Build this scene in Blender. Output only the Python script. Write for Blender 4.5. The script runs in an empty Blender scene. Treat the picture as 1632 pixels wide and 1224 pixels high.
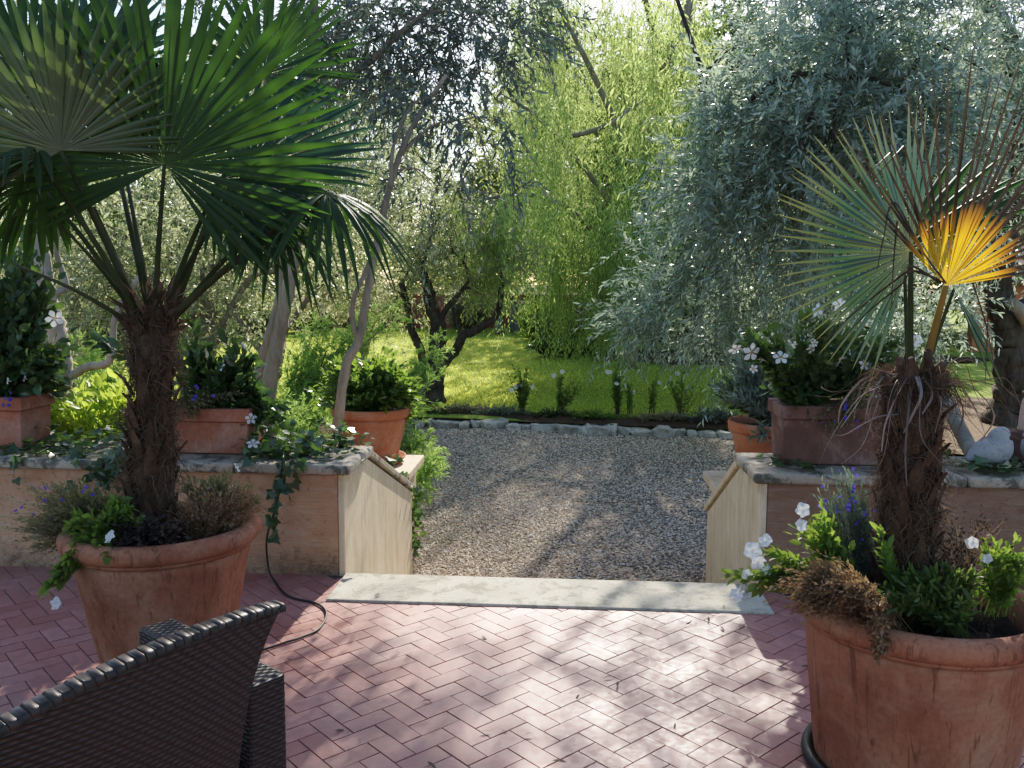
import bpy, bmesh, math
import numpy as np
from mathutils import Vector, Matrix

SC = bpy.context.scene
COL = SC.collection
RNG = np.random.default_rng(7)
R = math.radians
A = np.array
UP = A([0., 0., 1.])

# ------------------------------------------------------------------ camera
F, CX, CY, CAMH = 1400., 816., 612., 1.55      # focal length and centre in photo pixels
_a, _p, _r = R(3.5), R(6.6), R(.4)
_f = A([-math.sin(_a)*math.cos(_p), math.cos(_a)*math.cos(_p), -math.sin(_p)])
_rt = A([math.cos(_a), math.sin(_a), 0.]); _up = np.cross(_rt, _f)
_R = _rt*math.cos(_r)+_up*math.sin(_r); _U = -_rt*math.sin(_r)+_up*math.cos(_r)
cd = bpy.data.cameras.new('camera'); cam = bpy.data.objects.new('camera', cd); COL.objects.link(cam)
cd.sensor_width = 36; cd.lens = F/1632*36; cd.clip_start = .05; cd.clip_end = 2000
M = Matrix.Identity(4)
for i in range(3):
    M[i][0] = _R[i]; M[i][1] = _U[i]; M[i][2] = -_f[i]
M[2][3] = CAMH
cam.matrix_world = M
SC.camera = cam

def at(x, y, Y):
    """real place, at distance Y into the garden, of a point measured on the photograph"""
    d = _f+_R*(x-CX)/F+_U*(CY-y)/F
    return A([0, 0, CAMH])+d*(Y/d[1])
def on(x, y, z):
    """real place of a photograph point lying at height z"""
    d = _f+_R*(x-CX)/F+_U*(CY-y)/F
    return A([0, 0, CAMH])+d*((z-CAMH)/d[2])

# ------------------------------------------------------------------ mesh helpers
def nrm(v):
    v = np.asarray(v, float)
    return v/np.maximum(np.linalg.norm(v, axis=-1, keepdims=True), 1e-9)

class MB:
    def __init__(s):
        s.V = []; s.F = []; s.Mi = []; s.UV = []; s.n = 0
    def add(s, v, faces, m=0, uv=None):
        v = np.asarray(v, float).reshape(-1, 3)
        s.V.append(v)
        s.UV.append(np.zeros((len(v), 2)) if uv is None else np.asarray(uv, float).reshape(-1, 2))
        for f in faces:
            f = np.asarray(f, int)
            if f.ndim == 1: f = f[None]
            s.F.append(f+s.n); s.Mi.append(np.full(len(f), m, int))
        s.n += len(v)
        return s
    def box(s, lo, hi, m=0):
        (x, y, z), (X, Y, Z) = lo, hi
        v = [(x,y,z),(X,y,z),(X,Y,z),(x,Y,z),(x,y,Z),(X,y,Z),(X,Y,Z),(x,Y,Z)]
        return s.add(v, [[[0,3,2,1],[4,5,6,7],[0,1,5,4],[1,2,6,5],[2,3,7,6],[3,0,4,7]]], m)
    def tube(s, pts, rad, n=8, m=0, cap=True, rough=0., rng=None):
        pts = A(pts, float); k = len(pts)
        rad = np.broadcast_to(A(rad, float), (k,)) if np.ndim(rad) == 0 else A(rad, float)
        t = nrm(np.gradient(pts, axis=0))
        ref = A([1., 0, 0]) if abs(t[0][0]) < .8 else A([0., 1, 0])
        u = np.zeros_like(t); u0 = nrm(ref-t[0]*np.dot(ref, t[0]))
        for i in range(k):
            u0 = nrm(u0-t[i]*np.dot(u0, t[i])); u[i] = u0
        w = np.cross(t, u)
        th = np.arange(n)*2*math.pi/n
        rr = rad[:, None]*np.ones(n)
        if rough and rng is not None: rr = rr*(1+rough*rng.normal(size=(k, n)))
        v = pts[:, None]+rr[..., None]*(u[:, None]*np.cos(th)[None, :, None]+w[:, None]*np.sin(th)[None, :, None])
        i = np.arange(k-1)[:, None]*n; j = np.arange(n)[None]; j2 = (j+1) % n
        f = np.stack([i+j, i+j2, i+n+j2, i+n+j], -1).reshape(-1, 4)
        fs = [f]
        if cap: fs += [np.arange(n)[::-1], np.arange(n)+(k-1)*n]
        uv = np.stack([np.repeat(np.linspace(0, 1, k), n), np.tile(np.arange(n)/n, k)], -1)
        return s.add(v, fs, m, uv)
    def lathe(s, prof, c=(0, 0, 0), n=64, m=0, wob=0.):
        prof = A(prof, float); k = len(prof); th = np.arange(n)*2*math.pi/n
        r = prof[:, 0][:, None]*(1+wob*np.sin(3*th+1)[None])
        v = np.stack([r*np.cos(th), r*np.sin(th), prof[:, 1][:, None]*np.ones(n)], -1)+A(c)
        i = np.arange(k-1)[:, None]*n; j = np.arange(n)[None]; j2 = (j+1) % n
        f = np.stack([i+j, i+j2, i+n+j2, i+n+j], -1).reshape(-1, 4)
        return s.add(v, [f], m)
    def build(s, name, mats, parent=None, smooth=True, bevel=0., origin=None):
        me = bpy.data.meshes.new(name)
        V = np.concatenate(s.V); UV = np.concatenate(s.UV)
        o0 = A([0., 0, 0])
        if parent is not None: o0 = A(WL[parent.name])
        if origin is not None: o0 = A(origin, float)
        tot = np.concatenate([np.full(len(f), f.shape[1]) for f in s.F])
        loops = np.concatenate([f.ravel() for f in s.F])
        me.vertices.add(len(V)); me.vertices.foreach_set('co', (V-o0).ravel())
        me.loops.add(len(loops)); me.loops.foreach_set('vertex_index', loops)
        me.polygons.add(len(tot))
        me.polygons.foreach_set('loop_start', np.concatenate([[0], np.cumsum(tot)[:-1]]))
        me.polygons.foreach_set('material_index', np.concatenate(s.Mi))
        me.polygons.foreach_set('use_smooth', np.full(len(tot), bool(smooth)))
        uv = me.uv_layers.new(name='UVMap'); uv.data.foreach_set('uv', UV[loops].ravel())
        for mt in (mats if isinstance(mats, (list, tuple)) else [mats]): me.materials.append(mt)
        me.update(calc_edges=True); me.validate()
        o = bpy.data.objects.new(name, me); COL.objects.link(o)
        if parent is not None:
            o.parent = parent
            if origin is not None: o.location = A(origin)-A(WL[parent.name])
        elif origin is not None: o.location = o0
        WL[o.name] = tuple(o0)
        if bevel:
            b = o.modifiers.new('bevel', 'BEVEL'); b.width = bevel; b.segments = 3; b.limit_method = 'ANGLE'; b.angle_limit = R(40)
        return o
WL = {}    # world place of each object's origin

def tag(o, label=None, cat=None, group=None, kind=None):
    if label: o['label'] = label
    if cat: o['category'] = cat
    if group: o['group'] = group
    if kind: o['kind'] = kind
    return o
def thing(name, label, cat, loc, group=None):
    o = bpy.data.objects.new(name, None); COL.objects.link(o)
    o.empty_display_size = .1; o.location = tuple(loc); WL[o.name] = tuple(float(x) for x in loc)
    return tag(o, label, cat, group)
def struct(name, mb, m, **k):
    return tag(mb.build(name, m, **k), kind='structure')

def spline(pts, n=24):
    """smooth path through a few points"""
    p = A(pts, float); k = len(p)
    if k < 3: return p[0]+(p[-1]-p[0])*np.linspace(0, 1, n)[:, None]
    q = np.concatenate([[2*p[0]-p[1]], p, [2*p[-1]-p[-2]]])
    out = []
    for t in np.linspace(0, k-1-1e-6, n):
        i = int(t); u = t-i; a, b, c, d = q[i:i+4]
        out.append(.5*((2*b)+(c-a)*u+(2*a-5*b+4*c-d)*u*u+(3*b-a-3*c+d)*u**3))
    return A(out)

# ------------------------------------------------------------------ materials
class NT:
    def __init__(s, name):
        s.m = bpy.data.materials.new(name); s.m.use_nodes = True
        s.t = s.m.node_tree; s.t.nodes.clear()
        s.out = s.n('ShaderNodeOutputMaterial')
    def n(s, typ, ins=None, **k):
        x = s.t.nodes.new(typ)
        for a, b in k.items(): setattr(x, a, b)
        for a, b in (ins or {}).items(): s.set(x.inputs[a], b)
        return x
    def set(s, sock, v):
        if isinstance(v, bpy.types.NodeSocket): s.t.links.new(v, sock)
        elif isinstance(v, (tuple, list)) and len(v) == 3 and sock.type == 'RGBA': sock.default_value = (*v, 1)
        else: sock.default_value = v
    def mix(s, f, a, b, mode='MIX'):
        x = s.n('ShaderNodeMix', data_type='RGBA', blend_type=mode)
        s.set(x.inputs[0], f); s.set(x.inputs[6], a); s.set(x.inputs[7], b)
        return x.outputs[2]
    def noise(s, vec, scale, detail=4, rough=.6, dist=0.):
        x = s.n('ShaderNodeTexNoise', {'Scale': scale, 'Detail': detail, 'Roughness': rough, 'Distortion': dist})
        if vec is not None: s.set(x.inputs['Vector'], vec)
        return x.outputs['Fac']
    def vor(s, vec, scale, out='Distance', feature='F1'):
        x = s.n('ShaderNodeTexVoronoi', {'Scale': scale}, feature=feature)
        if vec is not None: s.set(x.inputs['Vector'], vec)
        return x.outputs[out]
    def ramp(s, f, stops):
        x = s.n('ShaderNodeValToRGB'); s.set(x.inputs[0], f)
        e = x.color_ramp.elements
        while len(e) < len(stops): e.new(.5)
        for q, (p, c) in zip(e, stops):
            q.position = p; q.color = (*c, 1) if isinstance(c, (tuple, list)) else (c, c, c, 1)
        return x.outputs[0]
    def math(s, op, a, b=0., clamp=False):
        x = s.n('ShaderNodeMath', operation=op, use_clamp=clamp); s.set(x.inputs[0], a); s.set(x.inputs[1], b)
        return x.outputs[0]
    def map(s, vec, scale=(1, 1, 1), rot=(0, 0, 0)):
        x = s.n('ShaderNodeMapping', {'Vector': vec, 'Scale': scale, 'Rotation': rot}); return x.outputs[0]
    def co(s, which='Object'): return s.n('ShaderNodeTexCoord').outputs[which]
    def rnd(s): return s.n('ShaderNodeNewGeometry').outputs['Random Per Island']
    def bump(s, h, st=.3, d=.01, nor=None):
        x = s.n('ShaderNodeBump', {'Height': h, 'Strength': st, 'Distance': d})
        if nor is not None: s.set(x.inputs['Normal'], nor)
        return x.outputs[0]
    def pbr(s, col, rough=.7, nor=None, spec=.4, **k):
        x = s.n('ShaderNodeBsdfPrincipled', {'Base Color': col, 'Roughness': rough, 'Specular IOR Level': spec})
        if nor is not None: s.set(x.inputs['Normal'], nor)
        for a, b in k.items(): s.set(x.inputs[a.replace('_', ' ')], b)
        return x.outputs[0]
    def done(s, sh): s.t.links.new(sh, s.out.inputs[0]); return s.m

def leaf_mat(name, c1, c2, back=None, trans=(.2, .3, .03), tf=.35, rough=.4, spec=.5, scale=1.5):
    t = NT(name)
    g = t.n('ShaderNodeNewGeometry')
    col = t.mix(g.outputs['Random Per Island'], c1, c2)
    nz = t.noise(t.co(), scale, 2)
    col = t.mix(t.ramp(nz, [(.35, 0.), (.65, 1.)]), t.mix(1., col, (.72, .74, .76), 'MULTIPLY'), col)
    if back: col = t.mix(t.math('MULTIPLY', g.outputs['Backfacing'], .85), col, back)
    a = t.pbr(col, rough, spec=spec)
    b = t.n('ShaderNodeBsdfTranslucent', {'Color': t.mix(g.outputs['Random Per Island'], trans, tuple(x*.6 for x in trans))}).outputs[0]
    x = t.n('ShaderNodeMixShader', {0: tf, 1: a, 2: b})
    return t.done(x.outputs[0])

def bark_mat(name, c1, c2, scale=12, st=.8):
    t = NT(name); v = t.map(t.co(), (1, 1, .25))
    n1 = t.noise(v, scale, 6, .7, .6); n2 = t.noise(t.co(), 3, 3)
    col = t.mix(t.ramp(n1, [(.35, 0.), (.68, 1.)]), c1, c2)
    col = t.mix(t.ramp(n2, [(.5, 0.), (.75, .5)]), col, (.16, .17, .14))
    return t.done(t.pbr(col, .9, t.bump(n1, st, .02), .2))

def clay_mat(name, base, dark, pale, streak=1.):
    t = NT(name); v = t.co()
    n1 = t.noise(v, 3.2, 5, .62, .4); n2 = t.noise(t.map(v, (20, 20, 1.2)), 1.5, 5, .68, 1.3); n3 = t.noise(v, 60, 3)
    col = t.mix(t.ramp(n1, [(.38, 0.), (.6, 1.)]), dark, base)
    col = t.mix(t.ramp(t.noise(v, 4.2, 5, .65, .5), [(.48, 0.), (.66, .7)]), col, pale)
    col = t.mix(t.math('MULTIPLY', t.ramp(n2, [(.55, 0.), (.63, .75)]), streak), col, tuple(x*.6 for x in dark))
    col = t.mix(t.math('MULTIPLY', t.ramp(n3, [(.35, .25), (.6, 0.)]), 1.), col, tuple(x*.5 for x in dark))
    return t.done(t.pbr(col, .8, t.bump(t.math('ADD', n3, t.math('MULTIPLY', n1, 2.)), .25, .004), .3))

def make_mats():
    D = {}
    # herringbone tiles
    t = NT('terracotta_tile'); g = t.n('ShaderNodeNewGeometry'); v = g.outputs['Position']; r = g.outputs['Random Per Island']
    col = t.mix(r, (.37, .14, .108), (.46, .212, .172))
    n1 = t.noise(v, 2.2, 5, .6); n2 = t.noise(v, 28, 4, .65)
    col = t.mix(t.ramp(n1, [(.35, 0.), (.7, .55)]), col, (.46, .27, .235))
    col = t.mix(t.ramp(n2, [(.4, .35), (.62, 0.)]), col, (.19, .085, .075))
    col = t.mix(t.ramp(t.noise(v, 4.5, 6, .7, .5), [(.62, 0.), (.78, .55)]), col, (.46, .40, .39))
    col = t.mix(t.ramp(t.noise(v, 1.1, 6, .7, .6), [(.52, 0.), (.70, .5)]), col, (.20, .10, .085))
    col = t.mix(t.ramp(t.noise(v, 9, 6, .75, .8), [(.60, 0.), (.70, .45)]), col, (.13, .075, .065))
    rg = t.n('ShaderNodeMapRange', {'Value': n2, 'From Min': .3, 'From Max': .7, 'To Min': .36, 'To Max': .58}).outputs[0]
    D['tile'] = t.done(t.pbr(col, rg, t.bump(n2, .22, .003), .55))
    t = NT('tile_joint'); D['joint'] = t.done(t.pbr(t.ramp(t.noise(t.co(), 30, 4), [(.3, (.045, .032, .028)), (.55, (.12, .09, .075)), (.75, (.22, .18, .15))]), .95))
    # stucco: the right wall's shade is put into a darker copy of the colour
    for key, ca, cb, cc in (('stucco', (.45, .255, .15), (.57, .375, .245), (.50, .40, .31)), ('stucco_shaded', (.25, .145, .095), (.36, .235, .16), (.34, .26, .20))):
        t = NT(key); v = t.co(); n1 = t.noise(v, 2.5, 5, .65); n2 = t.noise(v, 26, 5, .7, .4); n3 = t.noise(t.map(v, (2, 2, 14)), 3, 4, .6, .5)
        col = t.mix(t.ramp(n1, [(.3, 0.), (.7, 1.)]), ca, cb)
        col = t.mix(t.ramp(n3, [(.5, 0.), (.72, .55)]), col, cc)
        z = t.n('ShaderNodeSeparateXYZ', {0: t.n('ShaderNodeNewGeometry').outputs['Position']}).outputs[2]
        foot_tone = t.math('MULTIPLY', t.ramp(z, [(.02, .8), (.16, 0.)]), t.ramp(n2, [(.35, 1.), (.6, .35)]))  # mottled darker tone towards the foot of the wall
        col = t.mix(foot_tone, col, (.10, .085, .06))
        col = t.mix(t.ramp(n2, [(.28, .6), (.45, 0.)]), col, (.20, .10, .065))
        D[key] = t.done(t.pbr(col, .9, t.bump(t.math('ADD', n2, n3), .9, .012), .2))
    # travertine (stair cheeks)
    t = NT('travertine'); v = t.co(); n1 = t.math('ADD', t.math('MULTIPLY', t.noise(t.map(v, (3.5, 3.5, .8)), 3.0, 6, .6, 1.2), .4), t.math('MULTIPLY', t.noise(v, 5.0, 6, .7), .6)); n2 = t.noise(v, 45, 4, .7)
    col = t.ramp(n1, [(.3, (.53, .39, .25)), (.5, (.66, .52, .36)), (.7, (.75, .64, .48))])
    col = t.mix(t.ramp(n2, [(.28, .5), (.40, 0.)]), col, (.30, .21, .12))
    wz = t.n('ShaderNodeSeparateXYZ', {0: t.n('ShaderNodeNewGeometry').outputs['Position']}).outputs[2]
    drip = t.noise(t.map(v, (7, 7, .8)), 1.6, 6, .75, 1.2)
    col = t.mix(t.ramp(drip, [(.48, 0.), (.68, .55)]), col, (.34, .25, .15))
    col = t.mix(t.math('MULTIPLY', t.ramp(t.noise(v, 9, 5, .7), [(.45, 0.), (.65, .7)]), t.ramp(wz, [(.38, .0), (.56, .8)])), col, (.16, .13, .09))
    D['travertine'] = t.done(t.pbr(col, .75, t.bump(n2, .3, .004), .3))
    # weathered stone
    def stone(nm, a, b, lich, amt, sc=9):
        t = NT(nm); v = t.n('ShaderNodeNewGeometry').outputs['Position']; n1 = t.noise(v, 3, 5, .6); n2 = t.noise(v, sc, 7, .75, .3); n3 = t.noise(v, 70, 4, .7)
        col = t.mix(t.ramp(n1, [(.3, 0.), (.7, 1.)]), a, b)
        col = t.mix(t.ramp(n2, [(.50, 0.), (.58, amt)]), col, lich)
        col = t.mix(t.ramp(n3, [(.3, .5), (.45, 0.)]), col, tuple(x*.5 for x in a))
        return t.done(t.pbr(col, .85, t.bump(t.math('ADD', n2, n3), .55, .007), .25))
    D['coping'] = stone('coping_stone', (.34, .27, .20), (.46, .40, .32), (.05, .055, .04), .75, 7)
    D['slab'] = stone('threshold_stone', (.40, .365, .29), (.54, .50, .41), (.20, .19, .14), .6, 8)
    D['border'] = stone('border_rock', (.38, .345, .29), (.62, .58, .50), (.19, .18, .14), .6, 9)
    D['statue'] = stone('statue_stone', (.30, .28, .28), (.42, .40, .40), (.20, .20, .19), .6, 12)
    # gravel sheet and pebbles
    t = NT('gravel_ground'); v = t.n('ShaderNodeNewGeometry').outputs['Position']
    c = t.vor(v, 42, 'Color'); d = t.vor(v, 42); n1 = t.noise(v, .8, 4)
    s = t.n('ShaderNodeSeparateColor', {0: c}).outputs[0]
    col = t.ramp(s, [(0, (.22, .17, .13)), (.4, (.42, .335, .255)), (.75, (.56, .46, .365)), (1, (.66, .59, .5))])
    col = t.mix(t.ramp(d, [(.25, 0.), (.6, .8)]), col, (.05, .04, .03))
    col = t.mix(t.ramp(n1, [(.4, 0.), (.7, .35)]), col, (.20, .17, .15))
    D['gravel'] = t.done(t.pbr(col, .9, t.bump(d, -.9, .02), .2))
    t = NT('pebble'); r = t.rnd()
    col = t.ramp(r, [(0, (.28, .195, .13)), (.25, (.52, .385, .265)), (.5, (.60, .48, .36)), (.75, (.74, .57, .395)), (.93, (.76, .66, .54)), (1, (.80, .76, .68))])
    D['pebble'] = t.done(t.pbr(col, .75, t.bump(t.noise(t.co(), 60, 2), .2, .004), .35))
    # lawn, soil
    t = NT('lawn_ground'); v = t.n('ShaderNodeNewGeometry').outputs['Position']; n1 = t.noise(v, .6, 5, .65); n2 = t.noise(v, 25, 4, .7)
    col = t.mix(t.ramp(n1, [(.35, 0.), (.7, 1.)]), (.22, .30, .045), (.36, .40, .09))
    col = t.mix(t.ramp(n2, [(.3, .5), (.55, 0.)]), col, (.10, .16, .02))
    D['lawn'] = t.done(t.pbr(col, .9, t.bump(n2, .6, .03), .15))
    D['grass'] = leaf_mat('grass_blade', (.16, .26, .05), (.29, .37, .09), trans=(.88, .95, .2), tf=.64, rough=.6, spec=.25, scale=.5)
    def soil(nm, a, b):
        t = NT(nm); v = t.n('ShaderNodeNewGeometry').outputs['Position']; n1 = t.noise(v, 18, 6, .7); n2 = t.noise(v, 1.2, 4)
        col = t.ramp(n1, [(.3, a), (.7, b)])
        return t.done(t.pbr(col, .95, t.bump(n1, .9, .02), .15))
    D['soil'] = soil('garden_soil', (.035, .022, .015), (.13, .085, .055))
    D['potsoil'] = soil('pot_soil', (.012, .009, .007), (.06, .042, .03))
    D['litter'] = soil('leaf_litter', (.08, .055, .035), (.28, .20, .13))
    # clay
    D['clay'] = clay_mat('big_pot_clay', (.38, .175, .10), (.27, .105, .06), (.40, .25, .165))
    D['clay2'] = clay_mat('round_pot_clay', (.50, .20, .10), (.40, .145, .07), (.50, .30, .20), .25)
    D['clay3'] = clay_mat('trough_clay', (.40, .165, .10), (.30, .11, .065), (.44, .28, .22), .25)
    D['clay4'] = clay_mat('dark_trough_clay', (.23, .115, .085), (.15, .075, .06), (.36, .27, .25), .3)
    D['palepink'] = clay_mat('pale_clay', (.60, .42, .34), (.50, .34, .27), (.66, .56, .5), .2)
    # barks
    D['bark'] = bark_mat('olive_bark', (.035, .026, .02), (.14, .115, .09))
    D['bark_pale'] = bark_mat('pale_bark', (.22, .19, .15), (.42, .38, .32), 8, .4)
    D['bark_grey'] = bark_mat('grey_brown_bark', (.20, .165, .125), (.38, .32, .255), 10, .4)
    D['twig'] = bark_mat('twig_bark', (.06, .045, .03), (.15, .12, .085), 20, .2)
    D['palm_trunk'] = bark_mat('palm_fibre_trunk', (.03, .018, .013), (.13, .078, .052), 22, 1.)
    D['fibre'] = leaf_mat('palm_fibre', (.075, .045, .03), (.28, .19, .13), trans=(.2, .11, .06), tf=.15, rough=.8, spec=.15)
    D['fibre_pale'] = leaf_mat('palm_fibre_pale', (.20, .15, .12), (.42, .36, .34), trans=(.2, .15, .1), tf=.15, rough=.6, spec=.3)
    # leaves
    L = leaf_mat
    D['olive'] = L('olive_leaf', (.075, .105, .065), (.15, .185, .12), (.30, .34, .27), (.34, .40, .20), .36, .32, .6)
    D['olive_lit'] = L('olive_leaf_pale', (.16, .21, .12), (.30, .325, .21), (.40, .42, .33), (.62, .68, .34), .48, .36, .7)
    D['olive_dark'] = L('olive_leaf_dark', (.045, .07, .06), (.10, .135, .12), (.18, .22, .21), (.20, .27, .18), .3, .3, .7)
    D['olive_blue'] = L('olive_leaf_silver', (.14, .195, .165), (.28, .345, .31), (.46, .53, .51), (.58, .72, .52), .46, .25, 1.)
    D['willow'] = L('willow_leaf', (.10, .195, .065), (.21, .30, .09), (.22, .31, .15), (.74, .92, .30), .6, .4, .5)
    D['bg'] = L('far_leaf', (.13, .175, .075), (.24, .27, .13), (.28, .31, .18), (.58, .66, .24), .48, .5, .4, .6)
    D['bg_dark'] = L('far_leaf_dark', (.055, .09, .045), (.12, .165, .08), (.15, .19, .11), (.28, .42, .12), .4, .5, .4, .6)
    D['bright'] = L('bright_leaf', (.16, .25, .04), (.26, .34, .06), None, (.62, .8, .12), .55, .4, .4)
    D['rust'] = L('russet_leaf', (.20, .17, .11), (.31, .28, .18), (.38, .34, .26), (.62, .55, .32), .46, .5, .4)
    D['ivy'] = L('ivy_leaf', (.03, .065, .028), (.08, .135, .055), (.10, .14, .07), (.2, .36, .06), .26, .28, .7, 4)
    D['shrub'] = L('shrub_leaf', (.035, .085, .025), (.085, .16, .04), (.09, .15, .06), (.35, .55, .08), .35, .22, .8, 6)
    D['mandevilla'] = L('glossy_leaf', (.035, .08, .03), (.08, .135, .05), (.09, .14, .07), (.20, .34, .07), .27, .25, .7, 6)
    D['juniper'] = L('juniper_needle', (.14, .25, .075), (.23, .35, .12), None, (.55, .8, .22), .5, .6, .3, 2)
    D['petunia'] = L('petunia_leaf', (.07, .13, .03), (.14, .22, .06), None, (.5, .7, .12), .45, .5, .4, 6)
    D['herb'] = L('herb_leaf', (.06, .11, .035), (.13, .19, .06), None, (.35, .48, .1), .38, .5, .4, 6)
    D['grey_leaf'] = L('grey_leaf', (.15, .19, .15), (.27, .31, .26), None, (.35, .45, .25), .32, .42, .5, 6)
    D['fine'] = L('fine_leaf', (.16, .16, .08), (.30, .27, .15), None, (.5, .45, .2), .35, .6, .3, 6)
    D['dry'] = L('dry_stem', (.20, .12, .065), (.44, .30, .18), None, (.6, .4, .2), .3, .7, .2, 6)
    D['dark_dry'] = L('dark_dry_leaf', (.03, .022, .02), (.10, .075, .07), None, (.1, .07, .05), .15, .5, .4, 6)
    D['rose_leaf'] = L('rose_leaf', (.03, .06, .02), (.07, .11, .035), None, (.16, .28, .05), .3, .4, .5, 4)
    D['fallen'] = L('fallen_leaf', (.12, .08, .05), (.22, .18, .10), None, (.1, .1, .05), .1, .7, .3)
    def flower(nm, c, tr, tf=.35):
        t = NT(nm); ln = t.n('ShaderNodeVectorMath', {0: t.co()}, operation='LENGTH').outputs['Value']
        cc = t.mix(t.ramp(t.noise(t.co(), 3, 3), [(.4, 0.), (.7, .35)]), c, tuple(x*.72 for x in c)); cc = t.mix(t.ramp(ln, [(.12, .9), (.5, 0.)]), cc, (c[0]*.55, c[1]*.62, c[2]*.22))
        a = t.pbr(cc, .6, spec=.3)
        b = t.n('ShaderNodeBsdfTranslucent', {'Color': (*tr, 1)}).outputs[0]
        return t.done(t.n('ShaderNodeMixShader', {0: tf, 1: a, 2: b}).outputs[0])
    D['white'] = flower('white_petal', (.80, .80, .80), (.8, .8, .78)); D['violet'] = flower('violet_petal', (.14, .10, .48), (.2, .15, .6))
    D['yellow'] = flower('yellow_centre', (.65, .38, .04), (.6, .4, .05)); D['pinkish'] = flower('pinkish_white_petal', (.78, .68, .66), (.8, .7, .66))
    D['red'] = flower('red_petal', (.5, .03, .05), (.5, .05, .05))
    # palm blades: colour along each leaf segment (u runs from the hub to the tip)
    def palm(nm, stops, tr, tf, rough=.36, spec=.5):
        t = NT(nm); s = t.n('ShaderNodeSeparateXYZ', {0: t.co('UV')}); u = s.outputs[0]; r = t.rnd()
        col = t.ramp(u, stops); col = t.mix(t.math('MULTIPLY', r, .35), col, t.mix(1., col, (.55, .6, .55), 'MULTIPLY'))
        vn = t.noise(t.map(t.co('UV'), (2, 40, 1)), 4, 3); col = t.mix(t.ramp(vn, [(.45, 0.), (.7, .3)]), col, t.mix(1., col, (.6, .6, .5), 'MULTIPLY'))
        a = t.pbr(col, rough, spec=spec)
        b = t.n('ShaderNodeBsdfTranslucent', {'Color': t.ramp(u, tr)}).outputs[0]
        return t.done(t.n('ShaderNodeMixShader', {0: tf, 1: a, 2: b}).outputs[0])
    D['palm'] = palm('palm_blade', [(0, (.06, .085, .028)), (.15, (.026, .058, .018)), (.92, (.024, .056, .017)), (1, (.17, .12, .055))],
                     [(0, (.08, .14, .025)), (.3, (.08, .17, .022)), (1, (.12, .27, .03))], .25, .5, .3)
    D['palm_pale'] = palm('palm_blade_underside', [(0, (.22, .20, .13)), (.4, (.13, .15, .08)), (.9, (.06, .09, .04)), (1, (.10, .08, .04))],
                     [(0, (.25, .26, .1)), (1, (.20, .34, .06))], .34)
    D['palm_blue2'] = palm('palm_blade_cool', [(0, (.06, .10, .05)), (.15, (.03, .075, .045)), (.9, (.028, .065, .042)), (1, (.08, .08, .03))], [(0, (.1, .2, .06)), (1, (.08, .22, .06))], .2, .38, .5)
    D['palm_blue'] = palm('palm_blade_bluish', [(0, (.22, .25, .12)), (.12, (.035, .08, .062)), (.88, (.03, .075, .055)), (.94, (.16, .18, .03)), (1, (.45, .25, .03))],
                     [(0, (.3, .3, .08)), (.5, (.08, .22, .06)), (1, (.4, .35, .04))], .13, .27, 1.)
    D['palm_yellow'] = palm('palm_blade_yellowed', [(0, (.40, .22, .03)), (.04, (.56, .40, .04)), (.20, (.52, .33, .04)), (.27, (.42, .22, .03)), (.34, (.075, .05, .035)), (.9, (.06, .042, .03)), (1, (.16, .09, .03))],
                     [(0, (.7, .45, .02)), (.20, (.80, .48, .02)), (.28, (.4, .18, .02)), (.35, (.03, .022, .015)), (1, (.06, .035, .02))], .42, .45)
    D['petiole'] = bark_mat('palm_petiole', (.035, .045, .014), (.075, .075, .03), 6, .1)
    D['petiole_yellow'] = bark_mat('palm_petiole_yellow', (.20, .13, .03), (.32, .21, .06), 6, .1)
    D['leafbase'] = bark_mat('palm_leaf_base', (.045, .026, .018), (.17, .10, .062), 14, .6)
    # wicker: over-under weave
    t = NT('wicker'); uv = t.co('UV'); sp = t.n('ShaderNodeSeparateXYZ', {0: uv}); PI2 = 2*math.pi
    row = t.math('DIVIDE', sp.outputs[1], .0112); ph = t.math('ADD', t.math('DIVIDE', sp.outputs[0], .034), t.math('MULTIPLY', t.math('FLOOR', row), .5))
    over = t.math('SINE', t.math('MULTIPLY', ph, PI2)); prof = t.math('POWER', t.math('SINE', t.math('MULTIPLY', t.math('FRACT', row), math.pi)), .55)
    h = t.math('MULTIPLY', prof, t.math('ADD', .62, t.math('MULTIPLY', over, .38)))
    fn = t.noise(t.map(uv, (10, 160, 1)), 3, 3)
    col = t.ramp(h, [(.12, (.006, .004, .0035)), (.45, (.028, .019, .016)), (.95, (.052, .036, .030))])
    col = t.mix(t.ramp(fn, [(.45, 0.), (.7, .4)]), col, (.085, .062, .053))
    D['wicker'] = t.done(t.pbr(col, .46, t.bump(h, 1., .005), .45))
    t = NT('black_rubber'); D['rubber'] = t.done(t.pbr(t.ramp(t.noise(t.co(), 20, 3), [(.3, (.01, .01, .01)), (.7, (.03, .03, .03))]), .45))
    t = NT('weathered_board'); n1 = t.noise(t.map(t.co(), (14, 14, .6)), 3, 5); D['board'] = t.done(t.pbr(t.ramp(n1, [(.3, (.10, .095, .09)), (.7, (.24, .225, .21))]), .85, t.bump(n1, .4, .01)))
    t = NT('red_render'); n1 = t.noise(t.co(), 1.5, 5, .65); n2 = t.noise(t.co(), 30, 3); D['redwall'] = t.done(t.pbr(t.ramp(n1, [(.3, (.24, .075, .05)), (.7, (.36, .13, .085))]), .9, t.bump(n2, .4, .01)))
    t = NT('orange_render'); n1 = t.noise(t.co(), 1.5, 5, .65); D['orangewall'] = t.done(t.pbr(t.ramp(n1, [(.3, (.42, .16, .085)), (.7, (.52, .22, .12))]), .9))
    t = NT('roof_tile'); D['roof'] = t.done(t.pbr(t.ramp(t.noise(t.co(), 6, 4), [(.3, (.05, .03, .025)), (.7, (.14, .08, .06))]), .9))
    return D
MT = make_mats()

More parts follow.
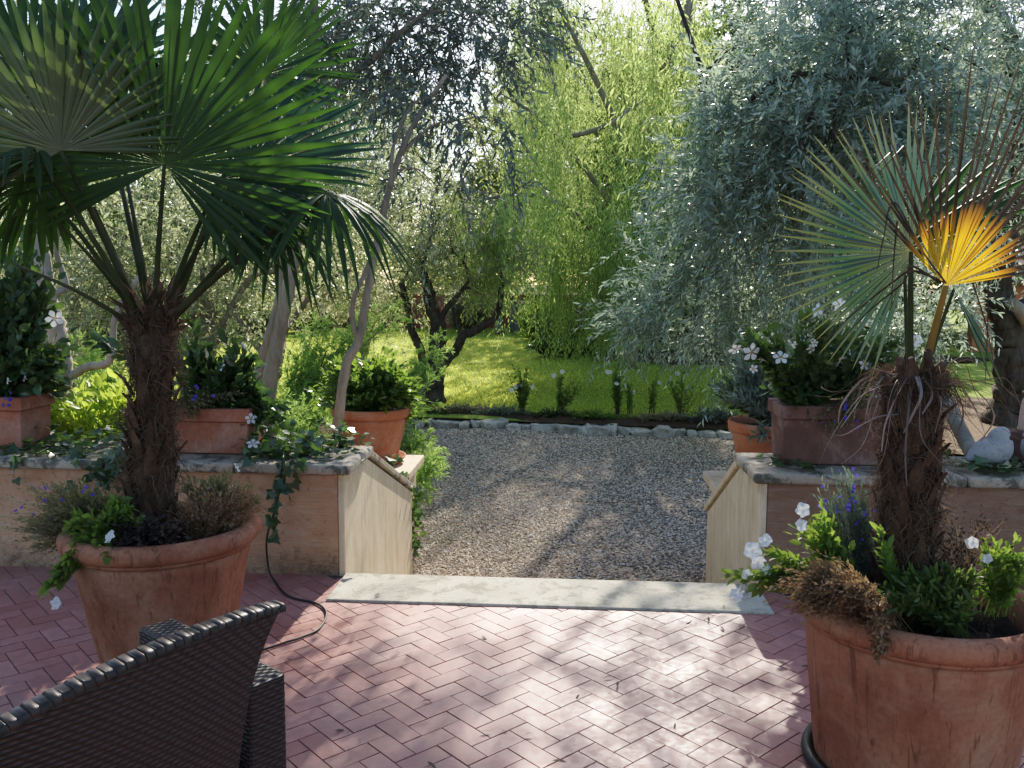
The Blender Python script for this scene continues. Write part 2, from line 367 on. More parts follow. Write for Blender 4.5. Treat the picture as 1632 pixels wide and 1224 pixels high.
# ------------------------------------------------------------------ leaves
TPL = {
 'diamond': ([(0,0,0),(.45,.5,.0),(1,0,-.06),(.45,-.5,.0)], [[[0,1,2,3]]]),
 'lance': ([(0,0,0),(.3,.5,.03),(.7,.38,.01),(1,0,-.10),(.7,-.38,.01),(.3,-.5,.03)], [[[1,2,4,5]],[[0,1,5],[2,3,4]]]),
 'oval': ([(0,0,0),(.28,.44,.05),(.65,.4,.03),(1,0,-.12),(.65,-.4,.03),(.28,-.44,.05),(.32,0,-.03),(.66,0,-.04)],
          [[[1,2,7,6],[6,7,4,5]],[[0,1,6],[2,3,7],[0,6,5],[7,3,4]]]),
 'ivy': ([(0,0,0),(-.12,.33,.02),(.22,.58,.05),(.42,.28,-.02),(1,0,-.08),(.42,-.28,-.02),(.22,-.58,.05),(-.12,-.33,.02)],
         [[[0,1,2,3],[0,5,6,7]],[[0,3,4],[0,4,5]]]),
}
def leaves(mb, P, D, N, L, W, kind='lance', m=0):
    P = np.atleast_2d(P); n = len(P); D = nrm(D); S = nrm(np.cross(D, N)); N = np.cross(S, D)
    tv, tf = TPL[kind]; tv = A(tv, float); k = len(tv)
    L = np.broadcast_to(L, (n,)); W = np.broadcast_to(W, (n,))
    v = P[:, None]+D[:, None]*(tv[:, 0][None, :, None]*L[:, None, None])+S[:, None]*(tv[:, 1][None, :, None]*W[:, None, None])+N[:, None]*(tv[:, 2][None, :, None]*L[:, None, None])
    fs = []
    for f in tf:
        f = A(f); fs.append((np.arange(n)[:, None, None]*k+f[None]).reshape(-1, f.shape[1]))
    mb.add(v, fs, m)
def ribbons(mb, pts, w, m=0, rng=RNG):
    """pts: n x k x 3 paths, thin flat strips"""
    n, k, _ = pts.shape
    t = nrm(np.gradient(pts, axis=1)); ref = rng.normal(size=(n, 1, 3)); s = nrm(np.cross(t, ref))
    w = np.broadcast_to(A(w, float), (n,))[:, None, None]*np.linspace(1, .35, k)[None, :, None]
    v = np.stack([pts-s*w, pts+s*w], 2).reshape(-1, 3)
    b = (np.arange(n)*k*2)[:, None]; i = np.arange(k-1)[None]*2
    f = np.stack([b+i, b+i+1, b+i+3, b+i+2], -1).reshape(-1, 4)
    mb.add(v, [f], m)
def twigs(mb, P0, D0, Len, K=12, droop=.3, Ll=.06, Lw=.013, ang=50, kind='lance', stem=.003, rng=RNG, t0=.1, jit=.25, hang=0., mats=(0, 1), upn=.6):
    """leafy shoots: a thin stem with K leaves set along it"""
    P0 = np.atleast_2d(P0); n = len(P0); D0 = nrm(D0); Len = np.broadcast_to(Len, (n,))
    droop = np.broadcast_to(droop, (n,))
    def path(t):
        t = t[None, :, None]; d = droop[:, None, None]
        return P0[:, None]+(D0[:, None]*t-UP*d*t*t)*Len[:, None, None]
    if stem:
        q = path(np.linspace(0, 1, 5)); ribbons(mb, q, stem, mats[1], rng)
    t = np.linspace(t0, 1, K); p = path(t)
    tan = nrm(D0[:, None]-UP*(2*droop[:, None, None]*t[None, :, None]))
    rad = rng.normal(size=(n, K, 3)); rad -= tan*np.sum(rad*tan, -1, keepdims=True); rad = nrm(rad)
    rad[:, 1::2] = nrm(-rad[:, :K//2*2:2]+.5*rad[:, 1::2]) if K > 1 else rad[:, 1::2]
    a = np.radians(ang)*(1+jit*rng.normal(size=(n, K, 1)))*(1-.45*t[None, :, None])
    d = nrm(tan*np.cos(a)+rad*np.sin(a)-UP*hang)
    nn = UP*upn+.6*rng.normal(size=(n, K, 3))
    l = Ll*(1+.22*rng.normal(size=n*K)).clip(.45, 1.6)
    leaves(mb, p.reshape(-1, 3), d.reshape(-1, 3), nn.reshape(-1, 3), l, l*(Lw/Ll), kind, mats[0])
def blob(n, c, r, rng, clumps=14, tight=.28, shell=.55):
    """points gathered in clumps through an ellipsoid; returns points and outward directions"""
    c = A(c, float); r = A(r, float)
    q = nrm(rng.normal(size=(clumps, 3)))*(shell+(1-shell)*rng.random((clumps, 1)))**1.0
    w = rng.random(clumps)+.35; idx = rng.choice(clumps, n, p=w/w.sum())
    u = q[idx]+tight*rng.normal(size=(n, 3))
    return c+u*r, nrm(u+.25*rng.normal(size=(n, 3)))

def tree(name, label, cat, base, stems, lobes, leaf, bark='bark', tw=None, group=None, limb=True, seed=0, n=9, limb_r=.035, sub=4):
    """stems: list of (points, radius at the foot, radius at the tip); lobes: list of (centre, radii, number of shoots)"""
    rng = np.random.default_rng(seed+100)
    root = thing(name, label, cat, base, group)
    tm = MB(); nodes = []
    for pts, r0, r1 in stems:
        q = spline(pts, 8*len(pts)); k = len(q)
        q = q+.035*r0*rng.normal(size=q.shape); q[0] = pts[0]
        rr = r0+(r1-r0)*np.linspace(0, 1, k)**.8
        tm.tube(q, rr, n, rough=.06, rng=rng); nodes.append(q[k//3:])
    nodes = np.concatenate(nodes)
    cm = MB(); T = dict(K=12, droop=.3, Ll=.07, Lw=.016, ang=48, kind='lance', len=.4, clumps=16, tight=.26, up=.25, stem=.003); T.update(tw or {})
    for c, r, cnt in lobes:
        c = A(c, float); r = A(r, float)*np.ones(3)
        if limb:
            s = nodes[np.argmin(np.linalg.norm(nodes-c-A([0, 0, -.5*r[2]]), axis=1))]
            mid = (s+c)/2+A([0, 0, .12*np.linalg.norm(c-s)])+.05*np.linalg.norm(c-s)*rng.normal(size=3)
            q = spline([s, mid, c], 14); tm.tube(q, np.linspace(limb_r, limb_r*.35, 14), 6)
            for _ in range(sub):
                e = c+nrm(rng.normal(size=3))*r*(.6+.4*rng.random()); s2 = q[rng.integers(6, 14)]
                b = spline([s2, (s2+e)/2+.08*np.linalg.norm(e-s2)*rng.normal(size=3), e], 10)
                tm.tube(b, np.linspace(limb_r*.4, limb_r*.08, 10), 5)
        p, o = blob(cnt, c, r, rng, T['clumps'], T['tight'])
        d = nrm(o*.7+.6*rng.normal(size=o.shape)+UP*T['up'])
        twigs(cm, p, d, T['len']*(.6+.7*rng.random(cnt)), T['K'], T['droop'], T['Ll'], T['Lw'], T['ang'], T['kind'], T['stem'], rng)
    tm.build('trunk', MT[bark], root)
    cm.build('crown', [MT[leaf], MT['twig']], root)
    return root

# ------------------------------------------------------------------ daylight
w = bpy.data.worlds.new('World'); SC.world = w; w.use_nodes = True
wt = w.node_tree; wt.nodes.clear()
sky = wt.nodes.new('ShaderNodeTexSky'); sky.sky_type = 'NISHITA'; sky.sun_disc = False
SUN_EL, SUN_AZ = R(34.5), R(7.8)
sky.sun_elevation = SUN_EL; sky.sun_rotation = SUN_AZ; sky.air_density = 1.; sky.dust_density = 1.0
bg = wt.nodes.new('ShaderNodeBackground'); bg.inputs[1].default_value = .15
wo = wt.nodes.new('ShaderNodeOutputWorld'); wt.links.new(sky.outputs[0], bg.inputs[0]); wt.links.new(bg.outputs[0], wo.inputs[0])
sd = bpy.data.lights.new('sun', 'SUN'); sd.energy = 5.; sd.angle = R(.53); sd.color = (1., .93, .82)
so = bpy.data.objects.new('sun', sd); COL.objects.link(so)
SV = Vector((math.sin(SUN_AZ)*math.cos(SUN_EL), math.cos(SUN_AZ)*math.cos(SUN_EL), math.sin(SUN_EL)))
so.rotation_euler = SV.to_track_quat('Z', 'Y').to_euler(); so.location = tuple(SV*40)
SC.view_settings.view_transform = 'Standard'; SC.view_settings.look = 'None'; SC.view_settings.exposure = 0; SC.view_settings.gamma = 1.
# soft photographic tone curve (shadows kept deep, middle tones opened, highlights rolled off)
SC.view_settings.use_curve_mapping = True
_cm = SC.view_settings.curve_mapping.curves[3]
for _x, _y in ((.025, .036), (.10, .192), (.30, .52), (.60, .83)): _cm.points.new(_x, _y)
SC.view_settings.curve_mapping.update()
cy = SC.cycles; cy.max_bounces = 7; cy.diffuse_bounces = 4; cy.glossy_bounces = 2; cy.transmission_bounces = 4; cy.transparent_max_bounces = 4
cy.sample_clamp_indirect = 6; cy.caustics_reflective = False; cy.caustics_refractive = False

GZ = -.70                                     # level of the gravel
def lawn_z(x, y): return -.57+.47*np.clip((np.asarray(y)-13.6)/18, 0, 1)

# ------------------------------------------------------------------ the setting
def setting():
    mb = MB(); S = 700.; mb.add([(-S, 5.0, -.78), (S, 5.0, -.78), (S, S, -.35), (-S, S, -.35)], [[0, 1, 2, 3]])
    mb.add([(-S, -60, -.78), (S, -60, -.78), (S, 5.0, -.78), (-S, 5.0, -.78)], [[0, 1, 2, 3]])
    struct('ground', mb, MT['soil'])
    # gravel drive, gently uneven
    nx, ny = 60, 60; X, Y = np.meshgrid(np.linspace(-9, 12, nx), np.linspace(5.6, 13.75, ny))
    Z = GZ+.012*np.sin(X*2.1+Y)*np.cos(Y*1.7)
    i = (np.arange(ny-1)[:, None]*nx+np.arange(nx-1)[None]).ravel(); q = np.stack([i, i+1, i+nx+1, i+nx], -1)
    struct('gravel_drive', MB().add(np.stack([X, Y, Z], -1), [q]), MT['gravel'])
    # pebbles lying on it
    rng = np.random.default_rng(3); n = 60000
    y = 5.9+7.4*rng.random(n)**1.35; x = -1.9+5.0*rng.random(n)+(y-6)*(-.12+.30*(rng.random(n)-.5))
    s = .0085+.0075*rng.random(n)
    z = GZ+.012*np.sin(x*2.1+y)*np.cos(y*1.7)+s*.25
    oct_ = A([(1,0,0),(.3,.95,.0),(-.8,.6,0),(-.8,-.6,0),(.3,-.95,0),(.1,.1,.75)])
    th = rng.random(n)*6.283; c_, s_ = np.cos(th), np.sin(th); sq = .6+.5*rng.random(n)
    bx = oct_[None, :, 0]*s[:, None]; by = oct_[None, :, 1]*(s*sq)[:, None]; bz = oct_[None, :, 2]*(s*(.6+.5*rng.random(n)))[:, None]
    bx = bx*(1+.25*rng.normal(size=bx.shape)); tilt = .3*rng.normal(size=(n, 1)); bz = bz+tilt*bx
    v = np.stack([x[:, None]+bx*c_[:, None]-by*s_[:, None], y[:, None]+bx*s_[:, None]+by*c_[:, None], z[:, None]+bz], -1)
    f = A([(0,1,5),(1,2,5),(2,3,5),(3,4,5),(4,0,5)])
    o = MB().add(v, [(np.arange(n)[:, None, None]*6+f[None]).reshape(-1, 3)]).build('gravel_stones', MT['pebble'], smooth=False)
    tag(o, 'loose tan and grey pebbles covering the gravel drive', 'gravel', kind='stuff')
    # lawn
    nx, ny = 70, 60; X, Y = np.meshgrid(np.linspace(-30, 26, nx), np.concatenate([np.linspace(13.3, 33, ny-2), [45, 90]]))
    Y[0] = 13.42-.125*(X[0]+.8).clip(-8, 8); Z = lawn_z(X, Y)+.02*np.sin(X*.9)*np.cos(Y*.7); Z[0] -= .02
    i = (np.arange(ny-1)[:, None]*nx+np.arange(nx-1)[None]).ravel(); q = np.stack([i, i+1, i+nx+1, i+nx], -1)
    struct('lawn', MB().add(np.stack([X, Y, Z], -1), [q]), MT['lawn'])
    rng = np.random.default_rng(4); n = 130000
    y = 13.9+17*rng.random(n)**1.25; x = -.06*y+(rng.random(n)-.5)*(y*.95)
    keep = ~((x > 3.3+.0*y) & (y < 16.5) & (rng.random(n) < .75)); x, y = x[keep], y[keep]; n = len(x)
    keep = ~(((x-4.9)/5.0)**2+((y-22.8)/1.5)**2 < 1); x, y = x[keep], y[keep]; n = len(x)
    d = rng.normal(size=(n, 3))*.45+UP; L = .03+.05*rng.random(n)**2
    g = MB(); leaves(g, np.stack([x, y, lawn_z(x, y)+.02*np.sin(x*.9)*np.cos(y*.7)], -1), d, A([0, -1., .35])+.45*rng.normal(size=(n, 3)), L, .014+.0*L, 'diamond')
    tag(g.build('grass', MT['grass']), 'short sunlit grass of the lawn', 'grass', kind='stuff')
    # soil bed under the willow, litter on the right, planting strip by the border stones
    def patch(nm, c, r, z, mat, seed):
        rng = np.random.default_rng(seed); k = 48; th = np.arange(k)*2*math.pi/k; w = 1+.12*np.sin(3*th+seed)+.07*rng.normal(size=k)
        px = c[0]+r[0]*w*np.cos(th); py = c[1]+r[1]*w*np.sin(th)
        rim = np.stack([px, py, lawn_z(px, py)+z-.01], -1); inn = A(c+(0,)) if len(c) == 2 else A(c)
        mid = np.stack([c[0]+.6*(px-c[0]), c[1]+.6*(py-c[1]), lawn_z(c[0], c[1]+.6*(py-c[1]))+z+.05], -1)
        v = np.concatenate([rim, mid, [[c[0], c[1], lawn_z(c[0], c[1])+z+.06]]]); j = np.arange(k); j2 = (j+1) % k
        struct(nm, MB().add(v, [np.stack([j, j2, k+j2, k+j], -1), np.stack([k+j, k+j2, np.full(k, 2*k)], -1)]), mat)
    patch('soil_bed', (4.9, 22.8), (5.4, 1.6), .035, MT['soil'], 1)
    patch('leaf_litter', (7.6, 13.6), (3.9, 2.7), .03, MT['litter'], 2)
    strip = []
    for i, x in enumerate(np.linspace(-4.5, 6, 30)):
        yy = 13.42-.125*(x+.8); strip += [(x, yy-.02, -.585), (x, yy+.35, -.535), (x, yy+.8, -.575)]
    i = np.arange(29)*3; struct('planting_bed', MB().add(strip, [np.stack([i, i+3, i+4, i+1], -1), np.stack([i+1, i+4, i+5, i+2], -1)]), MT['soil'])
    strip = [(-14, 4.9, -.66), (-1.9, 4.9, -.66), (-1.75, 8.2, -.66), (-2.6, 13.6, -.64), (-14, 15.5, -.64)]
    struct('shrub_bed', MB().add(strip, [[0, 1, 2, 3, 4]]), MT['litter'])
    # terrace: herringbone tiles as real slabs over a dark joint bed
    L, Wd, J = .168, .084, .0011
    mb = MB(); V = []; cs, sn = math.cos(R(45)), math.sin(R(45))
    rng = np.random.default_rng(5)
    for i in range(-70, 70):
        for j in range(-40, 40):
            # herringbone cell: one lying, one standing slab
            for k in (0, 1):
                ox = (i*Wd)+(j*2*L*.5)*1.0; oy = (i*Wd)-(j*2*L*.5)*1.0
                if k == 0: x0, y0, x1, y1 = ox, oy, ox+L, oy+Wd
                else: x0, y0, x1, y1 = ox+L, oy-Wd*0+0, ox+L+Wd, oy+L
                if k == 1: x0, x1, y0, y1 = ox-Wd+0, ox, oy, oy+L
                cxm, cym = (x0+x1)/2, (y0+y1)/2
                X = cxm*cs-cym*sn; Yw = cxm*sn+cym*cs+2.6
                if not (-4.4 < X < 3.6 and .25 < Yw < (4.36 if abs(X+.075) < 1.2 else 4.5)): continue
                dz = .0007*rng.normal(); c = [(x0+J, y0+J), (x1-J, y0+J), (x1-J, y1-J), (x0+J, y1-J)]
                bv = .0014; ci = [(x0+J+bv, y0+J+bv), (x1-J-bv, y0+J+bv), (x1-J-bv, y1-J-bv), (x0+J+bv, y1-J-bv)]
                tl = .0004*rng.normal(size=4)
                q = [(a*cs-b*sn, a*sn+b*cs+2.6, -.006) for a, b in c]+[(a*cs-b*sn, a*sn+b*cs+2.6, dz+tl[h]) for h, (a, b) in enumerate(ci)]
                V.append(q)
    V = A(V); n = len(V); f = A([(4,5,6,7),(0,1,5,4),(1,2,6,5),(2,3,7,6),(3,0,4,7)])
    mb.add(V.reshape(-1, 3), [(np.arange(n)[:, None, None]*8+f[None]).reshape(-1, 4)], 0)
    mb.add([(-6, -4, -.004), (5, -4, -.004), (5, 4.455, -.004), (-6, 4.455, -.004)], [[0, 1, 2, 3]], 1)
    mb.add([(-6, 4.455, -.004), (5, 4.455, -.004), (5, 4.455, -.78), (-6, 4.455, -.78)], [[0, 3, 2, 1]], 1)
    struct('terrace', mb, [MT['tile'], MT['joint']], smooth=False)
    # stairs going down between the cheeks
    st = MB()
    for k in range(4): st.box((-1.15, 4.462+k*.37, -.8), (1.0, 4.832+k*.37, -.02-.15*(k+1)))
    struct('steps', st, MT['slab'], smooth=False, bevel=.01)
setting()

# ------------------------------------------------------------------ terrace walls
def walls():
    th = thing('threshold_slab', 'long pale grey stone slab at the head of the steps', 'stone slab', (-.075, 4.26, 0))
    MB().box((-1.15, 4.065, -.03), (1.0, 4.458, .012)).build('slab', MT['slab'], th, False, .006)
    def wall(side, label):
        xi = -1.15 if side < 0 else 1.0
        root = thing('terrace_wall', label, 'wall', ((-3.3 if side < 0 else 2.6), 4.7, 0))
        xo = -6. if side < 0 else 5.
        a, b = (xo, xi) if side < 0 else (xi, xo)
        off = .03*side
        # rendered body, one storey step high, its end clad by the stair cheek
        MB().box((a if side < 0 else a+.035, 4.45, -.78), (b-.035 if side < 0 else b, 4.93, .545)).build('wall_body', MT['stucco' if side < 0 else 'stucco_shaded'], root, False, .008)
        # cheek: travertine panel following the stairs down
        ye = 6.46 if side < 0 else 6.05
        prof = [(4.448, -.8), (ye, -.8), (ye, -.03), (4.93, .545), (4.448, .545)]
        x0, x1 = (xi-.034, xi) if side < 0 else (xi, xi+.034)
        v = [(x0, y, z) for y, z in prof]+[(x1, y, z) for y, z in prof]; k = 5
        fs = [list(range(k))[::-1], list(range(k, 2*k))]+[[i, (i+1) % k, k+(i+1) % k, k+i] for i in range(k)]
        MB().add(v, fs).build('stair_cheek', MT['travertine'], root, False, .006)
        # masonry behind the panel
        X0, X1 = (xi-.33, xi-.036) if side < 0 else (xi+.036, xi+.33)
        prof2 = [(4.931, -.8), (ye-.004, -.8), (ye-.004, -.034), (4.931, .541)]
        v = [(X0, y, z) for y, z in prof2]+[(X1, y, z) for y, z in prof2]; k = 4
        fs = [list(range(k))[::-1], list(range(k, 2*k))]+[[i, (i+1) % k, k+(i+1) % k, k+i] for i in range(k)]
        MB().add(v, fs).build('stair_flank', MT['stucco'], root, False)
        # coping stones
        xs = [xi-.045*side*-1 if False else xi-side*.045]
        cuts = [.62, .7, .66, .72, .64, .7, .75, .7] if side < 0 else [1.05, .9, .95, .9, .6]
        x = xi-side*.045; rng = np.random.default_rng(9+side)
        for c in cuts:
            x2 = x+side*c; l, h = sorted((x, x2)); j = .004*rng.normal()
            if abs(x) > 5.2: break
            m = MB(); nx, ny = 10, 6
            m.box((l+.002, 4.412+j, .547), (h-.002, 4.985, .604+j*.5)); m.build('coping_stone', MT['coping'], root, False, .018)
            x = x2
        # sloping coping down the cheek
        Xa, Xb = (xi-.345, xi+.016) if side < 0 else (xi-.016, xi+.345)
        pa, pb = (4.955, .553), (ye+.05, -.035)
        dy, dz = pb[0]-pa[0], pb[1]-pa[1]; ln = math.hypot(dy, dz); ny_, nz_ = -dz/ln, dy/ln; tk = .042
        pr = [pa, pb, (pb[0]+ny_*tk, pb[1]+nz_*tk), (pa[0]+ny_*tk, pa[1]+nz_*tk)]
        v = [(Xa, y, z) for y, z in pr]+[(Xb, y, z) for y, z in pr]; k = 4
        fs = [list(range(k))[::-1], list(range(k, 2*k))]+[[i, (i+1) % k, k+(i+1) % k, k+i] for i in range(k)]
        MB().add(v, fs).build('sloping_coping', MT['coping'] if side < 0 else MT['travertine'], root, False, .009)
        return root
    wall(-1, 'low rendered terrace wall on the left under ivy, with pale stair cheek')
    wall(1, 'low rendered terrace wall on the right carrying stone birds, with pale stair cheek')
    for side, nm in ((-1, 'squat cream pier carrying the pot of leafy shrub at the left stair foot'), (1, 'squat cream pier carrying the grey leaved pot at the right stair foot')):
        ye = 6.46 if side < 0 else 6.06
        xi = -1.17 if side < 0 else 1.075
        o = thing('stair_pier', nm, 'pier', (xi+side*.36, ye+.35, GZ))
        l, h = sorted((xi+side*.06, xi+side*.70)); MB().box((l, ye+.06, -.8), (h, ye+.66, .04)).build('shaft', MT['travertine'], o, False, .008)
        l, h = sorted((xi, xi+side*.76)); MB().box((l, ye+.002, .042), (h, ye+.72, .11)).build('cap', MT['travertine'], o, False, .012)
walls()

# ------------------------------------------------------------------ pots and troughs
def pot_prof(R0, R1, H, rim, lip):
    """outline of a terracotta pot from the foot up, over the rolled rim and down inside"""
    p = [(0, 0), (R1*.96, 0), (R1, .012)]
    for t in np.linspace(.05, 1, 10): p.append((R1+(R0-R1)*(t**.9), .012+(H-rim-.012)*t))
    p += [(R0+.004, H-rim+.002), (R0+.012, H-rim+.006)]
    return p
def big_pot(label, c, R0, R1, H, mat='clay', tilt=0., rimh=.085, lip=.045):
    root = thing('terracotta_pot', label, 'flower pot', c)
    mb = MB()
    body = [(0, 0), (R1*.97, 0), (R1, .015)]
    for t in np.linspace(.04, 1, 14): body.append((R1+(R0-R1)*t**.92, .015+(H-rimh-.015)*t))
    body += [(R0-.035, H-rimh), (R0-.04, H-rimh-.05)]
    mb.lathe(body, c, 96, wob=.004); mb.build('body', MT[mat], root)
    # rolled rim: bead below, big roll above
    r = MB(); pr = [(R0-.03, H-rimh-.003), (R0+.006, H-rimh-.006), (R0+.014, H-rimh+.004), (R0+.012, H-rimh+.014), (R0+.008, H-rimh+.019)]
    cx_, cz_, rr = R0+.004, H-.038, .038
    for a in np.linspace(-1.1, 2.6, 16): pr.append((cx_+rr*1.0*math.cos(a), cz_+rr*math.sin(a)))
    pr += [(R0-.042, H-.06), (R0-.045, H-.14)]
    r.lathe(pr, c, 96, wob=.004); r.build('rim', MT[mat], root)
    s = MB(); rng = np.random.default_rng(int(H*1e4)); rings = [(.0, .02), (.3, .015), (.6, .0), (.85, .0), (1., -.012)]; k = 48; th = np.arange(k)*2*math.pi/k
    v = []; 
    for q, dz in rings:
        rad = (R0-.044)*max(q, .001); v.append(np.stack([c[0]+rad*np.cos(th), c[1]+rad*np.sin(th), c[2]+H-.075+dz+.01*rng.normal(size=k)], -1))
    v = np.concatenate(v); i = np.arange(4)[:, None]*k; j = np.arange(k)[None]; j2 = (j+1) % k
    s.add(v, [np.stack([i+j, i+j2, i+k+j2, i+k+j], -1).reshape(-1, 4)]); s.build('soil', MT['potsoil'], root)
    return root
LP = A([-1.585, 3.30, 0.]); RP = A([1.13, 2.76, 0.])
big_pot('large weathered terracotta pot behind the wicker chair, holding the tall shaggy palm', LP, .335, .235, .60)
big_pot('large streaked terracotta pot at the right front, holding the palm with a yellow leaf', RP, .345, .295, .575)
def round_pot(label, c, R0, R1, H, sauc):
    root = thing('round_pot', label, 'flower pot', c)
    b = [(0, 0), (R1, 0)]+[(R1+(R0-R1)*t, H*.84*t) for t in np.linspace(.05, 1, 8)]+[(R0-.02, H*.84)]
    MB().lathe(b, c, 64).build('body', MT['clay2'], root)
    z = H*.83
    MB().lathe([(R0-.01, z), (R0+.012, z), (R0+.022, z+.01), (R0+.026, H-.012), (R0+.02, H), (R0-.0, H), (R0-.012, H-.02), (R0-.02, H-.07)], c, 64).build('rim', MT['clay2'], root)
    MB().lathe([(0.001, H-.05), (R0*.6, H-.045), (R0-.012, H-.06)], c, 48).build('soil', MT['potsoil'], root)
    s = thing('pot_saucer', sauc, 'saucer', c-A([0, 0, .012]))
    MB().lathe([(0.001, -.0), (R1+.03, .0), (R1+.075, .055), (R1+.072, .062), (R1+.064, .058), (R1+.02, .011), (.001, .011)], c-A([0, 0, .012]), 56).build('dish', MT['clay2'], s)
CL = at(592, 700, 6.83); CL[2] = .124; CRt = A([1.50, 6.42, .124])
round_pot('round orange terracotta pot of glossy leafy shrub beside the left stair cheek', CL, .285, .20, .44, 'wide clay saucer under the round pot of glossy shrub')
round_pot('round orange terracotta pot of grey leaved plant behind the right stair cheek', CRt, .285, .20, .44, 'wide clay saucer under the pot of grey leaved plant')
def trough(label, lo, hi, mat, rim=.075):
    (x0, y0, z0), (x1, y1, z1) = lo, hi
    root = thing('planter_trough', label, 'planter', ((x0+x1)/2, (y0+y1)/2, z0))
    o = .018; t = .028
    v = [(x0+o+.01, y0+o+.01, z0), (x1-o-.01, y0+o+.01, z0), (x1-o-.01, y1-o-.01, z0), (x0+o+.01, y1-o-.01, z0), (x0+o, y0+o, z1-rim), (x1-o, y0+o, z1-rim), (x1-o, y1-o, z1-rim), (x0+o, y1-o, z1-rim)]
    MB().add(v, [[[0,3,2,1],[4,5,6,7],[0,1,5,4],[1,2,6,5],[2,3,7,6],[3,0,4,7]]]).build('body', MT[mat], root, False, .008)
    m = MB()
    oq = [(x0, y0), (x1, y0), (x1, y1), (x0, y1)]; iq = [(x0+t+o, y0+t+o), (x1-t-o, y0+t+o), (x1-t-o, y1-t-o), (x0+t+o, y1-t-o)]
    z = z1-rim+.002
    v = [(a, b, z) for a, b in oq]+[(a, b, z1) for a, b in oq]+[(a, b, z1) for a, b in iq]+[(a, b, z) for a, b in iq]
    f = []
    for i in range(4):
        j = (i+1) % 4; f += [[i, j, 4+j, 4+i], [4+i, 4+j, 8+j, 8+i], [8+i, 8+j, 12+j, 12+i], [12+i, 12+j, j, i]]
    m.add(v, [f]).build('rim', MT[mat], root, False, .008)
    MB().box((x0+t+o+.002, y0+t+o+.002, z1-rim+.004), (x1-t-o-.002, y1-t-o-.002, z1-.025)).build('soil', MT['potsoil'], root, False)
    return root
trough('terracotta trough with sharp lit corner beside the left palm trunk', (-2.40, 4.60, .606), (-1.70, 4.93, .858), 'clay3')
trough('terracotta trough cut off by the left edge of the picture', (-3.75, 4.60, .606), (-2.98, 4.93, .90), 'clay3')
trough('dark plum terracotta trough on the right wall below white star flowers', (1.13, 4.62, .606), (1.92, 4.95, .92), 'clay4')

# ------------------------------------------------------------------ palms
def frond(mb, hast, axis, normal, rad, spread=260, nseg=40, split=.5, droop=.3, fold=.35, cup=.12, rng=RNG, ends=.28, wscale=1., thin=0., pw=2.2, gap=0.):
    axis = nrm(axis); normal = nrm(normal-axis*np.dot(normal, axis)); side = np.cross(axis, normal)
    th = np.linspace(-.5, .5, nseg)*R(spread); dth = R(spread)/(nseg-1)
    st = A([.0, .08, .18, .28, .38, .5, .6, .7, .8, .88, .95, 1.])
    for i, a in enumerate(th):
        q = abs(a)/(R(spread)/2)
        L = rad*(1-ends*q**2)*(.94+.1*rng.random())
        d = axis*math.cos(a)+side*math.sin(a)+normal*cup*(.3+q)
        d = nrm(d+.02*rng.normal(size=3)); per = nrm(-axis*math.sin(a)+side*math.cos(a))
        dr = droop*(.55+.8*rng.random()); kink = rng.random() < gap; kp = .6+.25*rng.random()
        p = A(hast, float).copy(); P = []; prev = 0.
        for r in st:
            dd = d-UP*dr*r**pw
            if kink and r > kp: dd = dd-UP*1.3
            dd = nrm(dd); p = p+dd*L*(r-prev); prev = r; P.append((p.copy(), dd))
        V = []; UVs = []
        sp = split*(.92+.16*rng.random())
        for r, (pp, dd) in zip(st, P):
            hw = L*math.tan(dth/2)*min(r, sp)*1.03*wscale
            if r > sp:
                hw *= (1-((r-sp)/(1-sp))**1.6)*.96*(1-thin)+.012
                fo = fold*1.6
            else: fo = fold
            nn = nrm(np.cross(per, dd)); nn = nn if np.dot(nn, normal) > 0 else -nn
            pe = nrm(per-dd*np.dot(per, dd))
            V += [pp-pe*hw-nn*hw*fo*.5, pp+nn*hw*fo*.5, pp+pe*hw-nn*hw*fo*.5]; UVs += [(r, i/nseg), (r, (i+.5)/nseg), (r, (i+1)/nseg)]
        k = len(st); f = []
        for j in range(k-1):
            b = j*3; f += [[b, b+1, b+4, b+3], [b+1, b+2, b+5, b+4]]
        mb.add(V, [f], 0, UVs)
